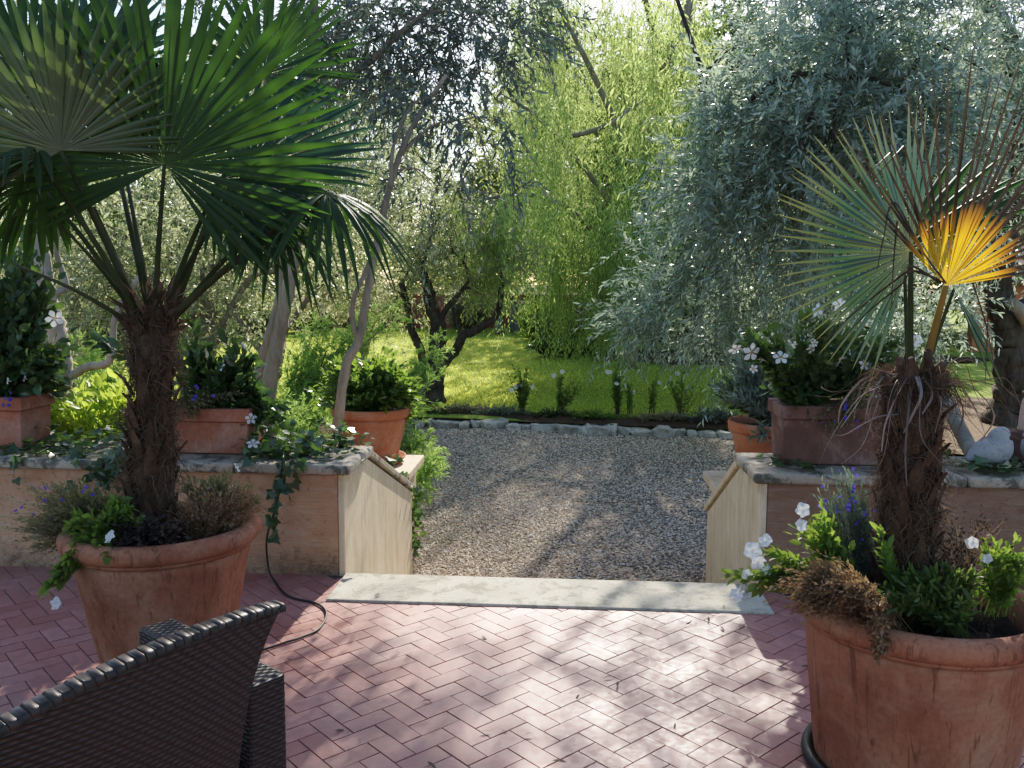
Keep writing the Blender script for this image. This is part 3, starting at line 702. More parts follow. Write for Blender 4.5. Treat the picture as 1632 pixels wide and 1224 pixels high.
def palm_trunk(root, foot, top, r0, r1, seed, nfib=1500, nbase=60, shag=1.):
    rng = np.random.default_rng(seed)
    foot, top = A(foot, float), A(top, float); q = spline([foot, foot*.5+top*.5+A([.006, 0, 0]), top], 40)
    tt = np.linspace(0, 1, 40); rr = r0+(r1-r0)*tt+.006*np.sin(tt*45)+.006*rng.normal(size=40)
    m = MB(); m.tube(q, rr*.93, 22, rough=.05, rng=rng)
    m.build('trunk', MT['palm_trunk'], root)
    # old leaf bases
    b = MB()
    for i in range(nbase):
        t = (i+.5)/nbase; a = i*2.399+.3*rng.normal(); c = foot+(top-foot)*t; o = A([math.cos(a), math.sin(a), 0.]); s = A([-o[1], o[0], 0.])
        ra = r0+(r1-r0)*t; l = .05+.045*rng.random(); w0 = .026; out = .006+.022*rng.random()*rng.random()*2
        p0 = c+o*(ra*.9)-UP*.03; p1 = c+o*(ra+out*.5)+UP*l*.5; p2 = c+o*(ra+out*1.3)+UP*l
        V = [p0-s*w0, p0+s*w0, p1-s*w0*.7, p1+s*w0*.7, p2-s*w0*.25, p2+s*w0*.25, p1+o*.010, p0+o*.008, p2+o*.008]
        b.add(V, [[[0, 7, 6, 2], [7, 1, 3, 6], [2, 6, 8, 4], [6, 3, 5, 8]]])
    b.build('old_leaf_bases', MT['leafbase'], root)
    # fibre hairs
    fb = MB(); n = nfib; t = rng.random(n)**.9; a = rng.random(n)*6.283; o = np.stack([np.cos(a), np.sin(a), 0*a], -1); s = np.stack([-np.sin(a), np.cos(a), 0*a], -1)
    c = foot+(top-foot)*t[:, None]; ra = (r0+(r1-r0)*t)[:, None]
    p0 = c+o*ra*.97; l = (.025+.07*rng.random(n)**1.8)[:, None]
    d1 = nrm(o*(.35+.4*rng.random((n, 1)))*shag+s*rng.normal(size=(n, 1))*.9+UP*rng.normal(size=(n, 1))*.8)
    p1 = p0+d1*l*.6; p2 = p1+nrm(d1*.5+rng.normal(size=(n, 3))*.6-UP*.5)*l*.6; p3 = p2+nrm(rng.normal(size=(n, 3))*.6-UP*.7)*l*.4
    lim = lambda p: p
    ribbons(fb, np.stack([p0, p1, p2, p3], 1), .0008+.0012*rng.random(n), 0, rng)
    fb.build('fibres', MT['fibre'], root)
    return q
def petiole(par, base, hast, r0, r1, mat='petiole', sag=.0):
    base, hast = A(base, float), A(hast, float); mid = (base+hast)/2+UP*sag
    MB().tube(spline([base, mid, hast], 12), np.linspace(r0, r1, 12), 7).build('petiole', MT[mat], par)

def left_palm():
    foot = LP+A([.0, 0, .52]); top = at(243, 497, 3.28); foot[0] = at(240, 850, 3.3)[0]
    root = thing('fan_palm', 'tall fan palm with dark shaggy trunk and large green fans, on the left', 'palm tree', foot)
    palm_trunk(root, foot, top+UP*.02, .088, .070, 1, 3600, 70, .42)
    # ragged collar
    rng = np.random.default_rng(12); m = MB(); n = 110; a = rng.random(n)*6.283; o = np.stack([np.cos(a), np.sin(a), 0*a], -1)
    p0 = top+o*.07+UP*(rng.random((n, 1))-.6)*.16; d = nrm(o*.75+UP*.9+.4*rng.normal(size=(n, 3)))
    leaves(m, p0, d, rng.normal(size=(n, 3)), .05+.09*rng.random(n), .018, 'diamond'); m.build('fibre_collar', MT['fibre'], root)
    spec = [
     # hub (x, y, depth), middle tip (x, y, depth), facing, radius, spread, droop, pleats, material, kinks
     ((262, 262, 3.10), (310, -60, 3.06), (0.05, -1., .12), .74, 262, .07, 52, 'palm', .03),
     ((97, 240, 3.02), (0, -20, 2.92), (.25, -1., .1), .54, 210, .12, 38, 'palm_pale', .05),
     ((520, 308, 3.22), (690, 330, 3.12), (.05, -.3, 1.), .50, 300, 2.2, 27, 'palm', .3),
     ((392, 272, 3.50), (600, 215, 3.55), (-.1, -.9, .5), .56, 230, .25, 40, 'palm_blue2', .1), ((350, 285, 3.30), (490, 370, 3.30), (.1, -.8, .5), .48, 130, .35, 22, 'palm', .1),
     ((60, 250, 2.92), (-90, 260, 2.80), (-.1, .1, 1.), .46, 210, 1.5, 26, 'palm', .3),
     ((190, 225, 3.75), (120, -40, 3.95), (0., -.9, .4), .66, 260, .15, 40, 'palm', .1),
     ((440, 335, 3.36), (500, 400, 3.30), (.2, -.3, 1.), .46, 250, 2.0, 22, 'palm', .3),
     ((60, 290, 3.45), (0, 350, 3.5), (-.2, .1, 1.), .46, 210, 1.3, 30, 'palm', .2),
     ((45, 140, 3.6), (-30, -60, 3.7), (.2, -1., .3), .58, 230, .2, 38, 'palm', .05),
     ((150, 110, 4.0), (110, -90, 4.2), (.0, -1., .3), .55, 240, .2, 36, 'palm_blue2', .05),
     ((420, 120, 3.9), (520, -40, 4.0), (.0, -.9, .4), .5, 240, .2, 36, 'palm', .1),
    ]
    for i, (h, tp, nr, rad, spd, dr, ns, mt, kk) in enumerate(spec):
        rng = np.random.default_rng(40+i); H = at(*h); T = at(*tp); m = MB()
        frond(m, H, T-H, A(nr, float), rad, spd, ns, .34 if dr > 1.8 else .58, dr, .5, .10, rng, gap=kk, wscale=.85 if dr > 1.8 else 1., pw=.9 if dr > 1.8 else 1.2 if dr > 1 else 2.2)
        o = m.build('frond', MT[mt], root)
        b = top+A([(H[0]-top[0])*.12, (H[1]-top[1])*.15, -.05+.02*i % .07])
        petiole(o, b, H, .0125, .0065, sag=.02)
    for i, (x, y, Y) in enumerate(((85, 345, 3.1), (20, 420, 3.2), (150, 330, 3.4), (420, 390, 3.4))):
        H = at(x, y, Y); b = top+A([(H[0]-top[0])*.12, 0, -.06])
        MB().tube(spline([b, (b+H)/2+UP*.02, H], 10), np.linspace(.010, .005, 10), 6).build('leaf_stalk', MT['petiole'], root)
    return root
left_palm()

def right_palm():
    foot = RP+A([.0, 0, .50]); foot[0] = at(1445, 880, 2.76)[0]; top = at(1455, 600, 2.74)
    root = thing('fan_palm', 'fan palm with one yellow browned fan and a fraying trunk, on the right', 'palm tree', foot)
    palm_trunk(root, foot, top, .080, .072, 2, 2600, 84, .42)
    rng = np.random.default_rng(13)
    # frayed crown: hanging pale strips and a mop of fibre
    m = MB(); n = 520; a = rng.random(n)*6.283; o = np.stack([np.cos(a), np.sin(a), 0*a], -1)
    p0 = top+o*(.03+.06*rng.random((n, 1)))+UP*(rng.random((n, 1))*.06-.04); l = .04+.075*rng.random((n, 1))
    d = nrm(o+UP*.35+.5*rng.normal(size=(n, 3))); p1 = p0+d*l*.45; p2 = p1+nrm(o*.6-UP*.6+.4*rng.normal(size=(n, 3)))*l*.5; p3 = p2+nrm(-UP+.5*rng.normal(size=(n, 3)))*l*.6
    ribbons(m, np.stack([p0, p1, p2, p3], 1), .0006+.0012*rng.random(n), 0, rng)
    p0 = foot+(top-foot)*(.35+.65*rng.random((n, 1)))+o*.07; p1 = p0+nrm(o*.5-UP*.6+.5*rng.normal(size=(n, 3)))*.05; p2 = p1+nrm(-UP+.6*rng.normal(size=(n, 3)))*l*.5; p3 = p2+nrm(-UP+.8*rng.normal(size=(n, 3)))*l*.4
    ribbons(m, np.stack([p0, p1, p2, p3], 1), .0006+.0009*rng.random(n), 0, rng)
    m.build('fibre_mop', MT['fibre'], root)
    m = MB()
    for pts, w_ in (([(1440, 602, 2.70), (1400, 590, 2.68), (1370, 600, 2.66), (1335, 624, 2.64), (1310, 618, 2.64), (1312, 610, 2.64)], .004),
                    ([(1450, 610, 2.66), (1400, 615, 2.64), (1350, 622, 2.62), (1318, 632, 2.61), (1298, 630, 2.6)], .003),
                    ([(1432, 660, 2.65), (1400, 664, 2.62), (1375, 676, 2.60), (1345, 693, 2.59), (1322, 692, 2.58)], .003),
                    ([(1462, 600, 2.64), (1468, 630, 2.60), (1455, 660, 2.60), (1440, 690, 2.61)], .007), ([(1470, 600, 2.64), (1486, 628, 2.60), (1470, 660, 2.59)], .006),
                    ([(1445, 602, 2.63), (1425, 640, 2.59), (1410, 680, 2.60), (1405, 720, 2.61)], .005), ([(1480, 605, 2.65), (1500, 640, 2.62), (1490, 690, 2.62)], .005)):
        ribbons(m, spline([at(*q) for q in pts], 18)[None], w_, 0, rng)
    for k in range(26):
        a = rng.random()*6.283; o = A([math.cos(a), math.sin(a), 0]); p = top+o*.07-UP*.03*rng.random(); e = p+o*(.05+.12*rng.random())-UP*(.05+.16*rng.random()); e2 = e+A([.03*rng.normal(), .03*rng.normal(), -.05-.05*rng.random()])
        ribbons(m, spline([p, p*.5+e*.5+UP*.05, e, e2], 14)[None], .002+.004*rng.random(), 0, rng)
    m.build('frayed_strips', MT['fibre_pale'], root)
    # sawn leaf stumps
    for (bx, by), (tx, ty), w_ in (((1440, 612), (1432, 570), .010), ((1475, 610), (1505, 578), .012), ((1462, 606), (1452, 572), .010), ((1485, 612), (1478, 560), .011)):
        b, t_ = at(bx, by, 2.72), at(tx, ty, 2.66); MB().tube(spline([b, (b+t_)/2, t_], 6), [w_*1.6, w_*1.5, w_*1.3, w_*1.2, w_*1.05, w_], 8).build('leaf_stump', MT['leafbase'], root)
    def add(h, tp, nr, rad, spd, ns, dr, mt, pm, base, rr, **k):
        m = MB(); H = at(*h); T = at(*tp); frond(m, H, T-H, A(nr, float), rad, spd, ns, k.pop('split', .45), dr, .5, .06, np.random.default_rng(int(h[0])), **k)
        o = m.build('frond', MT[mt], root); petiole(o, at(*base), H, rr, rr*.6, pm); return o
    add((1452, 402, 2.86), (1285, 345, 2.80), (.3, -1., .1), .47, 168, 36, .05, 'palm_blue', 'petiole', (1450, 606, 2.76), .012, ends=.03)
    o = add((1508, 455, 2.60), (1588, 265, 2.56), (.05, -1., .1), .68, 128, 36, .03, 'palm_yellow', 'petiole_yellow', (1470, 600, 2.72), .014, split=.27, thin=.25, gap=.06, ends=.22, wscale=1.08)
    o['label'] = 'fan turned yellow with brown dried tips'
    add((1440, 395, 3.05), (1640, 255, 3.15), (.5, -.3, 1.), .52, 70, 9, .12, 'palm', 'petiole', (1448, 600, 2.8), .008, split=.5)
    add((1520, 462, 2.78), (1575, 580, 2.80), (.9, -.2, .3), .34, 60, 7, .35, 'palm', 'petiole', (1470, 600, 2.76), .008)
    # broken dry segments hanging
    m = MB()
    for pts in ([(1508, 452, 2.59), (1470, 400, 2.58), (1425, 322, 2.57), (1408, 380, 2.56), (1398, 430, 2.56)], [(1430, 352, 2.57), (1424, 420, 2.56), (1421, 490, 2.56)], [(1505, 450, 2.6), (1455, 432, 2.6), (1420, 452, 2.6), (1360, 500, 2.62), (1312, 545, 2.64)],
                [(1500, 452, 2.6), (1452, 424, 2.6), (1440, 450, 2.6), (1380, 500, 2.63), (1335, 552, 2.66)], [(1575, 445, 2.6), (1574, 520, 2.6), (1570, 612, 2.62)], [(1550, 450, 2.6), (1572, 520, 2.6), (1586, 590, 2.62)]):
        ribbons(m, spline([at(*q) for q in pts], 24)[None], .0048, 0, np.random.default_rng(3))
    m.build('dry_segments', MT['palm_trunk'], root)
    m = MB(); rng = np.random.default_rng(8)
    for k in range(16):
        x = 1470+40*rng.random(); p = at(x, 600+20*rng.random(), 2.68); e = p+A([.05+.16*rng.random(), -.05*rng.random(), .02-.12*rng.random()])
        e2 = e+A([.05+.06*rng.random(), 0, -.05-.06*rng.random()]); ribbons(m, spline([p, (p+e)/2+UP*.05*rng.normal(), e, e2], 16)[None], .0016, 0, rng)
    m.build('hanging_threads', MT['fibre'], root)
right_palm()

# ------------------------------------------------------------------ wicker armchair
def chair():
    # the back runs from its far top corner along -e towards the near left; the seat faces d, up the garden to the left
    far = A([-.660, 1.965, 0.]); e = nrm(A([.60, .80, 0.])); d = A([-e[1], e[0], 0.])
    root = thing('wicker_armchair', 'dark brown woven wicker armchair seen from behind at the near left', 'armchair', far-e*.4+d*.3)
    W_ = .84
    # back panel: flares towards the top, leans towards the camera, curved upper edge
    nu, nv = 40, 30; V = []; UV = []
    for side in (0, 1):
        for j in range(nv):
            v = j/(nv-1)
            for i in range(nu):
                u = i/(nu-1); s0 = u*W_            # 0 far end, 1 near end
                ztop = .787+.105*s0-.29*s0*s0
                z = .06+(ztop-.06)*v
                fl = .105*(1-math.exp(-max(0, .787-z)/.16))
                p = far-e*(s0+fl*(1-2*u))+d*(.10*(1-v)-.03*math.sin(u*math.pi)+(.0 if side == 0 else .045))+UP*z
                V.append(p); UV.append((s0+side, z))
    k = nu*nv; f = []
    i = (np.arange(nv-1)[:, None]*nu+np.arange(nu-1)[None]).ravel()
    fa = np.stack([i, i+1, i+nu+1, i+nu], -1); fb = fa[:, ::-1]+k
    top = np.arange(nu-1)+(nv-1)*nu; ft = np.stack([top, top+1, top+1+k, top+k], -1)
    l = np.arange(nv-1)*nu; fl = np.stack([l, l+nu, l+nu+k, l+k], -1); r = l+nu-1; fr = np.stack([r, r+k, r+nu+k, r+nu], -1)
    b = np.arange(nu-1); fbt = np.stack([b, b+k, b+1+k, b+1], -1)
    MB().add(V, [fa, fb, fl, fr, fbt, ft], 0, UV).build('backrest', MT['wicker'], root, True)
    # wrapped top edge: a row of broad flat strands over a core
    m = MB(); V = A(V).reshape(2, nv, nu, 3); ridge = (V[0, -1]+V[1, -1])/2
    path = spline(ridge, 120); tn = nrm(np.gradient(path, axis=0)); rng = np.random.default_rng(2)
    for q in range(0, 117, 3):
        c = path[q]; t = tn[q]; ww = .0098
        n1 = nrm(np.cross(t, d)); n1 = n1 if n1[2] > 0 else -n1
        up = .001+.002*rng.random()
        ring = [(-.0252, -.014), (-.0248, -.001), (-.019, .002+up), (.0, .0025+up), (.019, .002+up), (.0248, -.001), (.0252, -.014)]
        V2 = []
        for g in (-1, -.6, .6, 1):
            for (a, h) in ring: V2.append(c+t*ww*g+d*a+n1*(h-(.0025 if abs(g) == 1 else 0)))
        ff = [[g*7+z, g*7+z+1, g*7+z+8, g*7+z+7] for g in range(3) for z in range(6)]
        m.add(V2, [ff], 0, [(x*.011+q*.13, .0008+y*.0016) for x in range(4) for y in range(7)])
    m.build('top_edging', MT['wicker'], root)
    def wbox(name, org, ax, ay, sx, sy, z0, z1):
        m = MB(); P = []
        n = 10
        c = [org, org+ax*sx, org+ax*sx+ay*sy, org+ay*sy]
        for (a, b2) in ((0, 1), (1, 2), (2, 3), (3, 0)):
            A_, B_ = c[a], c[b2]; ln = np.linalg.norm(B_-A_)
            m.add([A_+UP*z0, B_+UP*z0, B_+UP*z1, A_+UP*z1], [[0, 1, 2, 3]], 0, [(0, z0), (ln, z0), (ln, z1), (0, z1)])
        m.add([c[0]+UP*z1, c[1]+UP*z1, c[2]+UP*z1, c[3]+UP*z1], [[0, 1, 2, 3]], 0, [(0, 0), (sx, 0), (sx, sy), (0, sy)])
        m.add([c[0]+UP*z0, c[1]+UP*z0, c[2]+UP*z0, c[3]+UP*z0], [[3, 2, 1, 0]])
        o = m.build(name, MT['wicker'], root, False)
        w_ = o.modifiers.new('weld', 'WELD'); w_.merge_threshold = .0005
        b_ = o.modifiers.new('bevel', 'BEVEL'); b_.width = .014; b_.segments = 3; b_.limit_method = 'ANGLE'
        return o
    # arms: far one (its end shows over the back), near one outside the picture
    for u in (-.08, W_-.03):
        wbox('armrest', far-e*u+d*.105, -e, d, .11, .56, .05, .565)
    wbox('seat', far-e*.032+d*.15, -e, d, W_-.064, .50, .16, .36)
    c = far-e*.115+d*.16
    MB().add([c+UP*.362, c-e*.61+UP*.362, c-e*.61+d*.47+UP*.362, c+d*.47+UP*.362, c+UP*.43, c-e*.61+UP*.43, c-e*.61+d*.47+UP*.43, c+d*.47+UP*.43],
             [[[0,3,2,1],[4,5,6,7],[0,1,5,4],[1,2,6,5],[2,3,7,6],[3,0,4,7]]]).build('cushion', MT['slab'], root, True, .03)
    for u, v in ((.05, .14), (W_-.05, .14), (.05, .62), (W_-.05, .62)):
        c = far-e*u+d*v; MB().tube([c, c+UP*.055], [.016, .018], 10).build('leg', MT['rubber'], root)
chair()

# ------------------------------------------------------------------ cable and hose
def cable():
    px = [on(445, 1027, .008), on(480, 1016, .007), on(508, 1002, .007), on(520, 978, .007), on(505, 962, .007), on(460, 950, .007), on(437, 925, .008)]
    px += [at(428, 905, 4.37), at(425, 860, 4.36), at(436, 820, 4.37), at(446, 780, 4.385), at(450, 740, 4.39), at(452, 722, 4.50)]
    c = thing('garden_cable', 'thin black cable dropping off the left wall and curling across the tiles', 'cable', px[5])
    MB().tube(spline([on(300, 1075, .008)]+px, 120), .0052, 8).build('cable', MT['rubber'], c)
    h = RP+A([-.215, -.16, 0.])
    c = thing('pot_ring', 'black rubber ring on the tiles at the foot of the right front pot', 'ring', h)
    th = np.linspace(0, 2*math.pi, 40)
    MB().tube(np.stack([RP[0]+.316*np.cos(th), RP[1]+.316*np.sin(th), .021+0*th], -1), .02, 10, cap=False).build('ring', MT['rubber'], c)
cable()

# ------------------------------------------------------------------ stone birds and finial on the right wall
def birds():
    def bird(label, c, s, yaw):
        o = thing('stone_bird', label, 'garden ornament', c)
        # a plump body on a curved spine: tail, belly, breast, round head, beak
        sp = A([(-.118, .034), (-.085, .048), (-.045, .060), (.0, .066), (.030, .085), (.040, .112), (.043, .132), (.058, .143), (.076, .139), (.092, .132)])
        rd = [.008, .026, .056, .072, .070, .056, .046, .036, .018, .003]
        n = 40; u = np.linspace(0, 1, n); q = spline(np.stack([sp[:, 0], 0*sp[:, 0], sp[:, 1]], -1), n); r = np.interp(u, np.linspace(0, 1, len(rd)), rd)
        m = MB(); m.tube(q, r, 28); V = m.V[0]; V[:, 2] = np.maximum(V[:, 2], 0.)
        V[:, 1] += .006*np.sign(V[:, 1])*np.exp(-((V[:, 0]+.03)/.05)**2)*(np.abs(V[:, 1]) > .045)
        ca, sa = math.cos(yaw), math.sin(yaw); m.V[0] = A(c)+s*np.stack([V[:, 0]*ca-V[:, 1]*sa, V[:, 0]*sa+V[:, 1]*ca, V[:, 2]], -1)
        ob = m.build('body', MT['statue'], o); sb = ob.modifiers.new('smooth', 'SMOOTH'); sb.factor = .5; sb.iterations = 6
        return o
    p = at(1577, 736, 4.66); p[2] = .606
    bird('plump grey stone bird with tail to the left, on the right wall', p, 1.22, .25)
    p = at(1662, 738, 4.70); p[2] = .606
    bird('pale stone bird cut off by the right edge of the picture', p, 1.15, 2.8)
    p = at(1640, 700, 4.90); p[2] = .606
    b = thing('clay_block', 'dark red clay block on the back of the right wall behind the stone birds', 'block', p)
    MB().box((p[0]-.16, p[1]-.05, .606), (p[0]+.25, p[1]+.07, .765)).build('block', MT['clay4'], b, False, .01)
    o = thing('clay_finial', 'pale pink clay finial with a flared white top behind the stone birds', 'garden ornament', (p[0]+.005, p[1]+.01, .765))
    c = (p[0]+.005, p[1]+.01, .765)
    MB().lathe([(.001, 0), (.062, 0), (.062, .012), (.058, .02), (.055, .10), (.047, .16), (.036, .19), (.031, .203)], c, 32).build('shaft', MT['palepink'], o)
    MB().lathe([(.030, .2035), (.047, .206), (.050, .213), (.036, .222), (.018, .228), (.014, .236), (.017, .246), (.010, .257), (.001, .26)], c, 32).build('top', MT['statue'], o)
birds()

# ------------------------------------------------------------------ flowers
def petunia_mesh(rad, seed):
    rng = np.random.default_rng(seed); n = 30; th = np.arange(n)*2*math.pi/n
    rings = [(.02, -.55), (.12, -.30), (.30, -.10), (.65, -.0), (1., .02)]; V = []
    for r, z in rings:
        lob = 1+(.10*np.cos(5*th)+.04*np.cos(10*th+1))*r; wz = .20*r*r*np.sin(5*th+rng.random())+.14*r**3*np.sin(10*th+2)-.22*r**3+.20*r*r*np.cos(th+6*rng.random())
        V.append(np.stack([r*lob*np.cos(th)*rad, r*lob*np.sin(th)*rad, (z+wz)*rad], -1))
    k = n; i = np.arange(4)[:, None]*k; j = np.arange(k)[None]; j2 = (j+1) % k
    return MB().add(np.concatenate(V), [np.stack([i+j, i+j2, i+k+j2, i+k+j], -1).reshape(-1, 4)])
def star_mesh(rad, seed):
    m = MB()
    for a in range(5):
        t = a*2*math.pi/5; ca, sa = math.cos(t), math.sin(t)
        pr = [(.14, 0, .0), (.30, .17, .02), (.62, .40, .05), (.86, .30, .0), (1.02, .06, -.08), (.88, -.14, -.03), (.62, -.28, .05), (.30, -.14, .02), (.6, .04, .0)]
        V = [((x*ca-y*sa)*rad, (x*sa+y*ca)*rad, z*rad) for x, y, z in pr]
        m.add(V, [[[0, 1, 8, 7], [1, 2, 3, 8], [8, 3, 4, 5], [7, 8, 5, 6]]])
    m.lathe([(.16*rad, 0), (.12*rad, -.25*rad), (.05*rad, -.8*rad)], (0, 0, 0), 12)
    return m
BLOOM = {}
def bloom(root, p, face, rad, kind='petunia', mat='white', name='flower', label=None):
    """one flower head as a part of its plant; heads of a kind share their mesh"""
    v = int(abs(p[0]*977+p[2]*613)) % 3; key = (kind, mat, v)
    if key not in BLOOM:
        m = petunia_mesh(1., v) if kind == 'petunia' else star_mesh(1., v)
        o = m.build(name, MT[mat], root, origin=p); BLOOM[key] = o.data
    else:
        o = bpy.data.objects.new(name, BLOOM[key]); COL.objects.link(o); o.parent = root; WL[o.name] = tuple(p)
        o.location = A(p)-A(WL[root.name])
    f = Vector(face).normalized(); o.rotation_euler = (f.to_track_quat('Z', 'Y') @ Matrix.Rotation(p[0]*37 % 6.28, 3, 'Z').to_quaternion()).to_euler(); o.scale = (rad*(.80 if kind == 'star' else .86),)*3
    if label: o['label'] = label
    if kind == 'star':
        if 'eye' not in BLOOM:
            c = MB().lathe([(.001, .05), (.07, .035), (.12, -.02), (.15, .012)], (0, 0, 0), 12).build('flower_centre', MT['yellow'], o, origin=p); BLOOM['eye'] = c.data; c.location = (0, 0, 0)
        else:
            c = bpy.data.objects.new('flower_centre', BLOOM['eye']); COL.objects.link(c); c.parent = o
        c.location = (0, 0, .02)
    return o
TOCAM = A([0., -1., .25])

# ------------------------------------------------------------------ potted plants
def plant(name, label, cat, base, shoots, leaf, stem_m='twig', flowers=(), group=None, seed=0, fkind='petunia', fmat='white', kind='lance', **tw):
    """shoots: list of (spread centre, radii, count, root point): stems rise from the root point out to the spread"""
    rng = np.random.default_rng(seed+300)
    root = thing(name, label, cat, base, group); m = MB()
    T = dict(K=14, droop=.18, Ll=.03, Lw=.012, ang=55, stem=.0012, t0=.25, upn=.7); T.update(tw)
    for c, r, n, rp in shoots:
        q, _ = blob(n, c, r, rng, max(5, n//5), .22, .25); p0 = A(rp)+rng.normal(size=(n, 3))*A([.03, .03, .004])
        v = q-p0; L = np.linalg.norm(v, axis=1); v = v+UP*(T['droop']*L)[:, None]; L2 = np.linalg.norm(v, axis=1); dr = T['droop']*L/L2
        twigs(m, p0, nrm(v), L2, T['K'], dr, T['Ll'], T['Lw'], T['ang'], kind, T['stem'], rng, T['t0'], upn=T['upn'])
    for f in flowers:
        e = at(*f[:3])-TOCAM*.012; r0 = min((A(q[3]) for q in shoots), key=lambda r: np.linalg.norm(r-e)); k = 3
        p0 = r0+.02*rng.normal(size=(k, 3)); v = e+.016*rng.normal(size=(k, 3))-p0; v[0] = e-p0[0]; L = np.linalg.norm(v, axis=1); v = v+UP*(T['droop']*L)[:, None]; L2 = np.linalg.norm(v, axis=1)
        twigs(m, p0, nrm(v), L2, max(8, int(np.mean(L)/(T['Ll']*.55))), T['droop']*L/L2, T['Ll'], T['Lw'], T['ang'], kind, max(T['stem'], .0015), rng, .2, upn=T['upn'])
    m.build('foliage', [MT[leaf], MT[stem_m]], root)
    for f in flowers: bloom(root, at(*f[:3]), nrm(TOCAM+.5*rng.normal(size=3)), f[3], fkind, f[4] if len(f) > 4 else fmat)
    return root
def potted():
    zl, zr = .53, .50
    # left big pot
    b = LP+A([-.20, -.02, zl])
    pl = plant('trailing_flower', 'airy bush of tiny violet flowers spilling over the left of the big left pot', 'plant', b,
          [(at(115, 825, 3.20), (.20, .14, .12), 230, b), (at(65, 840, 3.14), (.14, .1, .11), 120, b), (at(165, 805, 3.25), (.14, .12, .09), 110, b), (at(100, 792, 3.16), (.19, .1, .06), 120, b)], 'fine', 'fine', seed=1, Ll=.016, Lw=.006, K=30, stem=.0011, ang=60, kind='diamond')
    rng = np.random.default_rng(5)
    for x, y in ((34, 806), (40, 800), (70, 788), (76, 790), (103, 784), (118, 786), (82, 806), (110, 803), (60, 784), (48, 812), (125, 786), (130, 812), (150, 790), (92, 822)):
        bloom(pl, at(x+2*rng.normal(), y+2*rng.normal(), 3.14), nrm(TOCAM+.6*rng.normal(size=3)), .0085, 'petunia', 'violet')
    b = LP+A([-.14, -.20, zl])
    plant('petunia', 'green petunia trailing over the left pot rim with two white blooms low down', 'plant', b,
          [(at(150, 850, 3.02), (.11, .08, .10), 70, b), (at(185, 815, 3.06), (.08, .07, .07), 36, b), (at(105, 900, 2.95), (.06, .04, .06), 22, b), (at(88, 925, 2.94), (.03, .03, .06), 10, b)], 'petunia', 'petunia',
          [(165, 888, 2.91, .027), (66, 939, 2.92, .026)], seed=2, Ll=.034, Lw=.019, K=12, kind='oval', droop=.5)
    b = LP+A([.00, -.17, zl])
    plant('dried_plant', 'blackened dried plant in front of the left palm trunk', 'plant', b,
          [(at(245, 845, 3.05), (.16, .07, .07), 150, b), (at(215, 862, 3.0), (.09, .05, .04), 60, b)], 'dark_dry', 'dark_dry', seed=3, Ll=.022, Lw=.009, K=9, droop=.3)
    b = LP+A([.17, -.03, zl])
    plant('dried_plant', 'tangled straw brown dried plant at the right rim of the left pot', 'plant', b,
          [(at(345, 815, 3.26), (.14, .10, .08), 190, b), (at(395, 795, 3.28), (.08, .07, .07), 90, b)], 'dry', 'dry', seed=4, Ll=.018, Lw=.006, K=18, droop=.35, stem=.0014, kind='diamond')
    b = LP+A([.14, .12, zl])
    plant('petunia', 'wispy petunia behind the left palm trunk with two white blooms up high', 'plant', b,
          [(at(340, 785, 3.42), (.12, .08, .08), 70, b), (at(385, 790, 3.44), (.07, .05, .06), 26, b)], 'fine', 'fine',
          [(361, 757, 3.40, .024), (388, 768, 3.40, .022)], seed=5, Ll=.024, Lw=.010, K=18, stem=.0014)
    # right big pot
    b = RP+A([-.10, .12, zr])
    pl = plant('lobelia', 'upright grey green plant speckled with deep blue flowers beside the right palm trunk', 'plant', b,
          [(at(1335, 815, 2.86), (.10, .08, .13), 90, b), (at(1370, 820, 2.9), (.05, .06, .12), 40, b)], 'grey_leaf', 'grey_leaf', seed=6, Ll=.018, Lw=.0055, K=30, stem=.0011, droop=.05, ang=40)
    rng = np.random.default_rng(6)
    for k in range(34):
        x, y = 1355+26*rng.normal(), 812+26*rng.normal(); bloom(pl, at(x, y, 2.80), nrm(TOCAM+.6*rng.normal(size=3)), .0065, 'petunia', 'violet')
    b = RP+A([-.20, .02, zr])
    plant('petunia', 'petunia with bright white blooms spilling over the left rim of the right pot', 'plant', b,
          [(at(1300, 875, 2.70), (.09, .08, .07), 60, b), (at(1235, 910, 2.64), (.06, .05, .03), 26, b), (at(1320, 855, 2.75), (.07, .06, .08), 50, b)], 'petunia', 'petunia',
          [(1302, 845, 2.66, .026), (1312, 831, 2.68, .022), (1238, 887, 2.60, .030), (1228, 882, 2.62, .024), (1246, 895, 2.61, .022), (1161, 913, 2.62, .022), (1178, 922, 2.62, .018), (1206, 930, 2.60, .026), (1220, 926, 2.62, .02)],
          seed=7, Ll=.032, Lw=.017, K=11, kind='oval', droop=.3)
    b = RP+A([-.17, -.17, zr])
    plant('dried_plant', 'mound of rusty dried stems hanging over the front rim of the right pot', 'plant', b,
          [(at(1305, 925, 2.50), (.12, .08, .065), 280, b+UP*.02), (at(1350, 945, 2.44), (.10, .05, .04), 150, b+UP*.02), (at(1285, 960, 2.46), (.06, .05, .05), 120, b), (at(1395, 985, 2.40), (.04, .03, .05), 60, b), (at(1400, 1030, 2.38), (.022, .02, .06), 34, b)], 'dry', 'dry', seed=8, Ll=.018, Lw=.007, K=20, droop=.5, stem=.0012, kind='diamond')
    b = RP+A([.05, -.14, zr])
    plant('leafy_herb', 'low leafy green herb at the front of the right pot', 'plant', b,
          [(at(1470, 935, 2.56), (.14, .09, .045), 80, b), (at(1535, 925, 2.60), (.08, .06, .05), 32, b), (at(1420, 950, 2.5), (.05, .04, .03), 18, b)], 'herb', 'herb', seed=9, Ll=.036, Lw=.010, K=13, droop=.25)
    b = RP+A([-.04, -.08, zr])
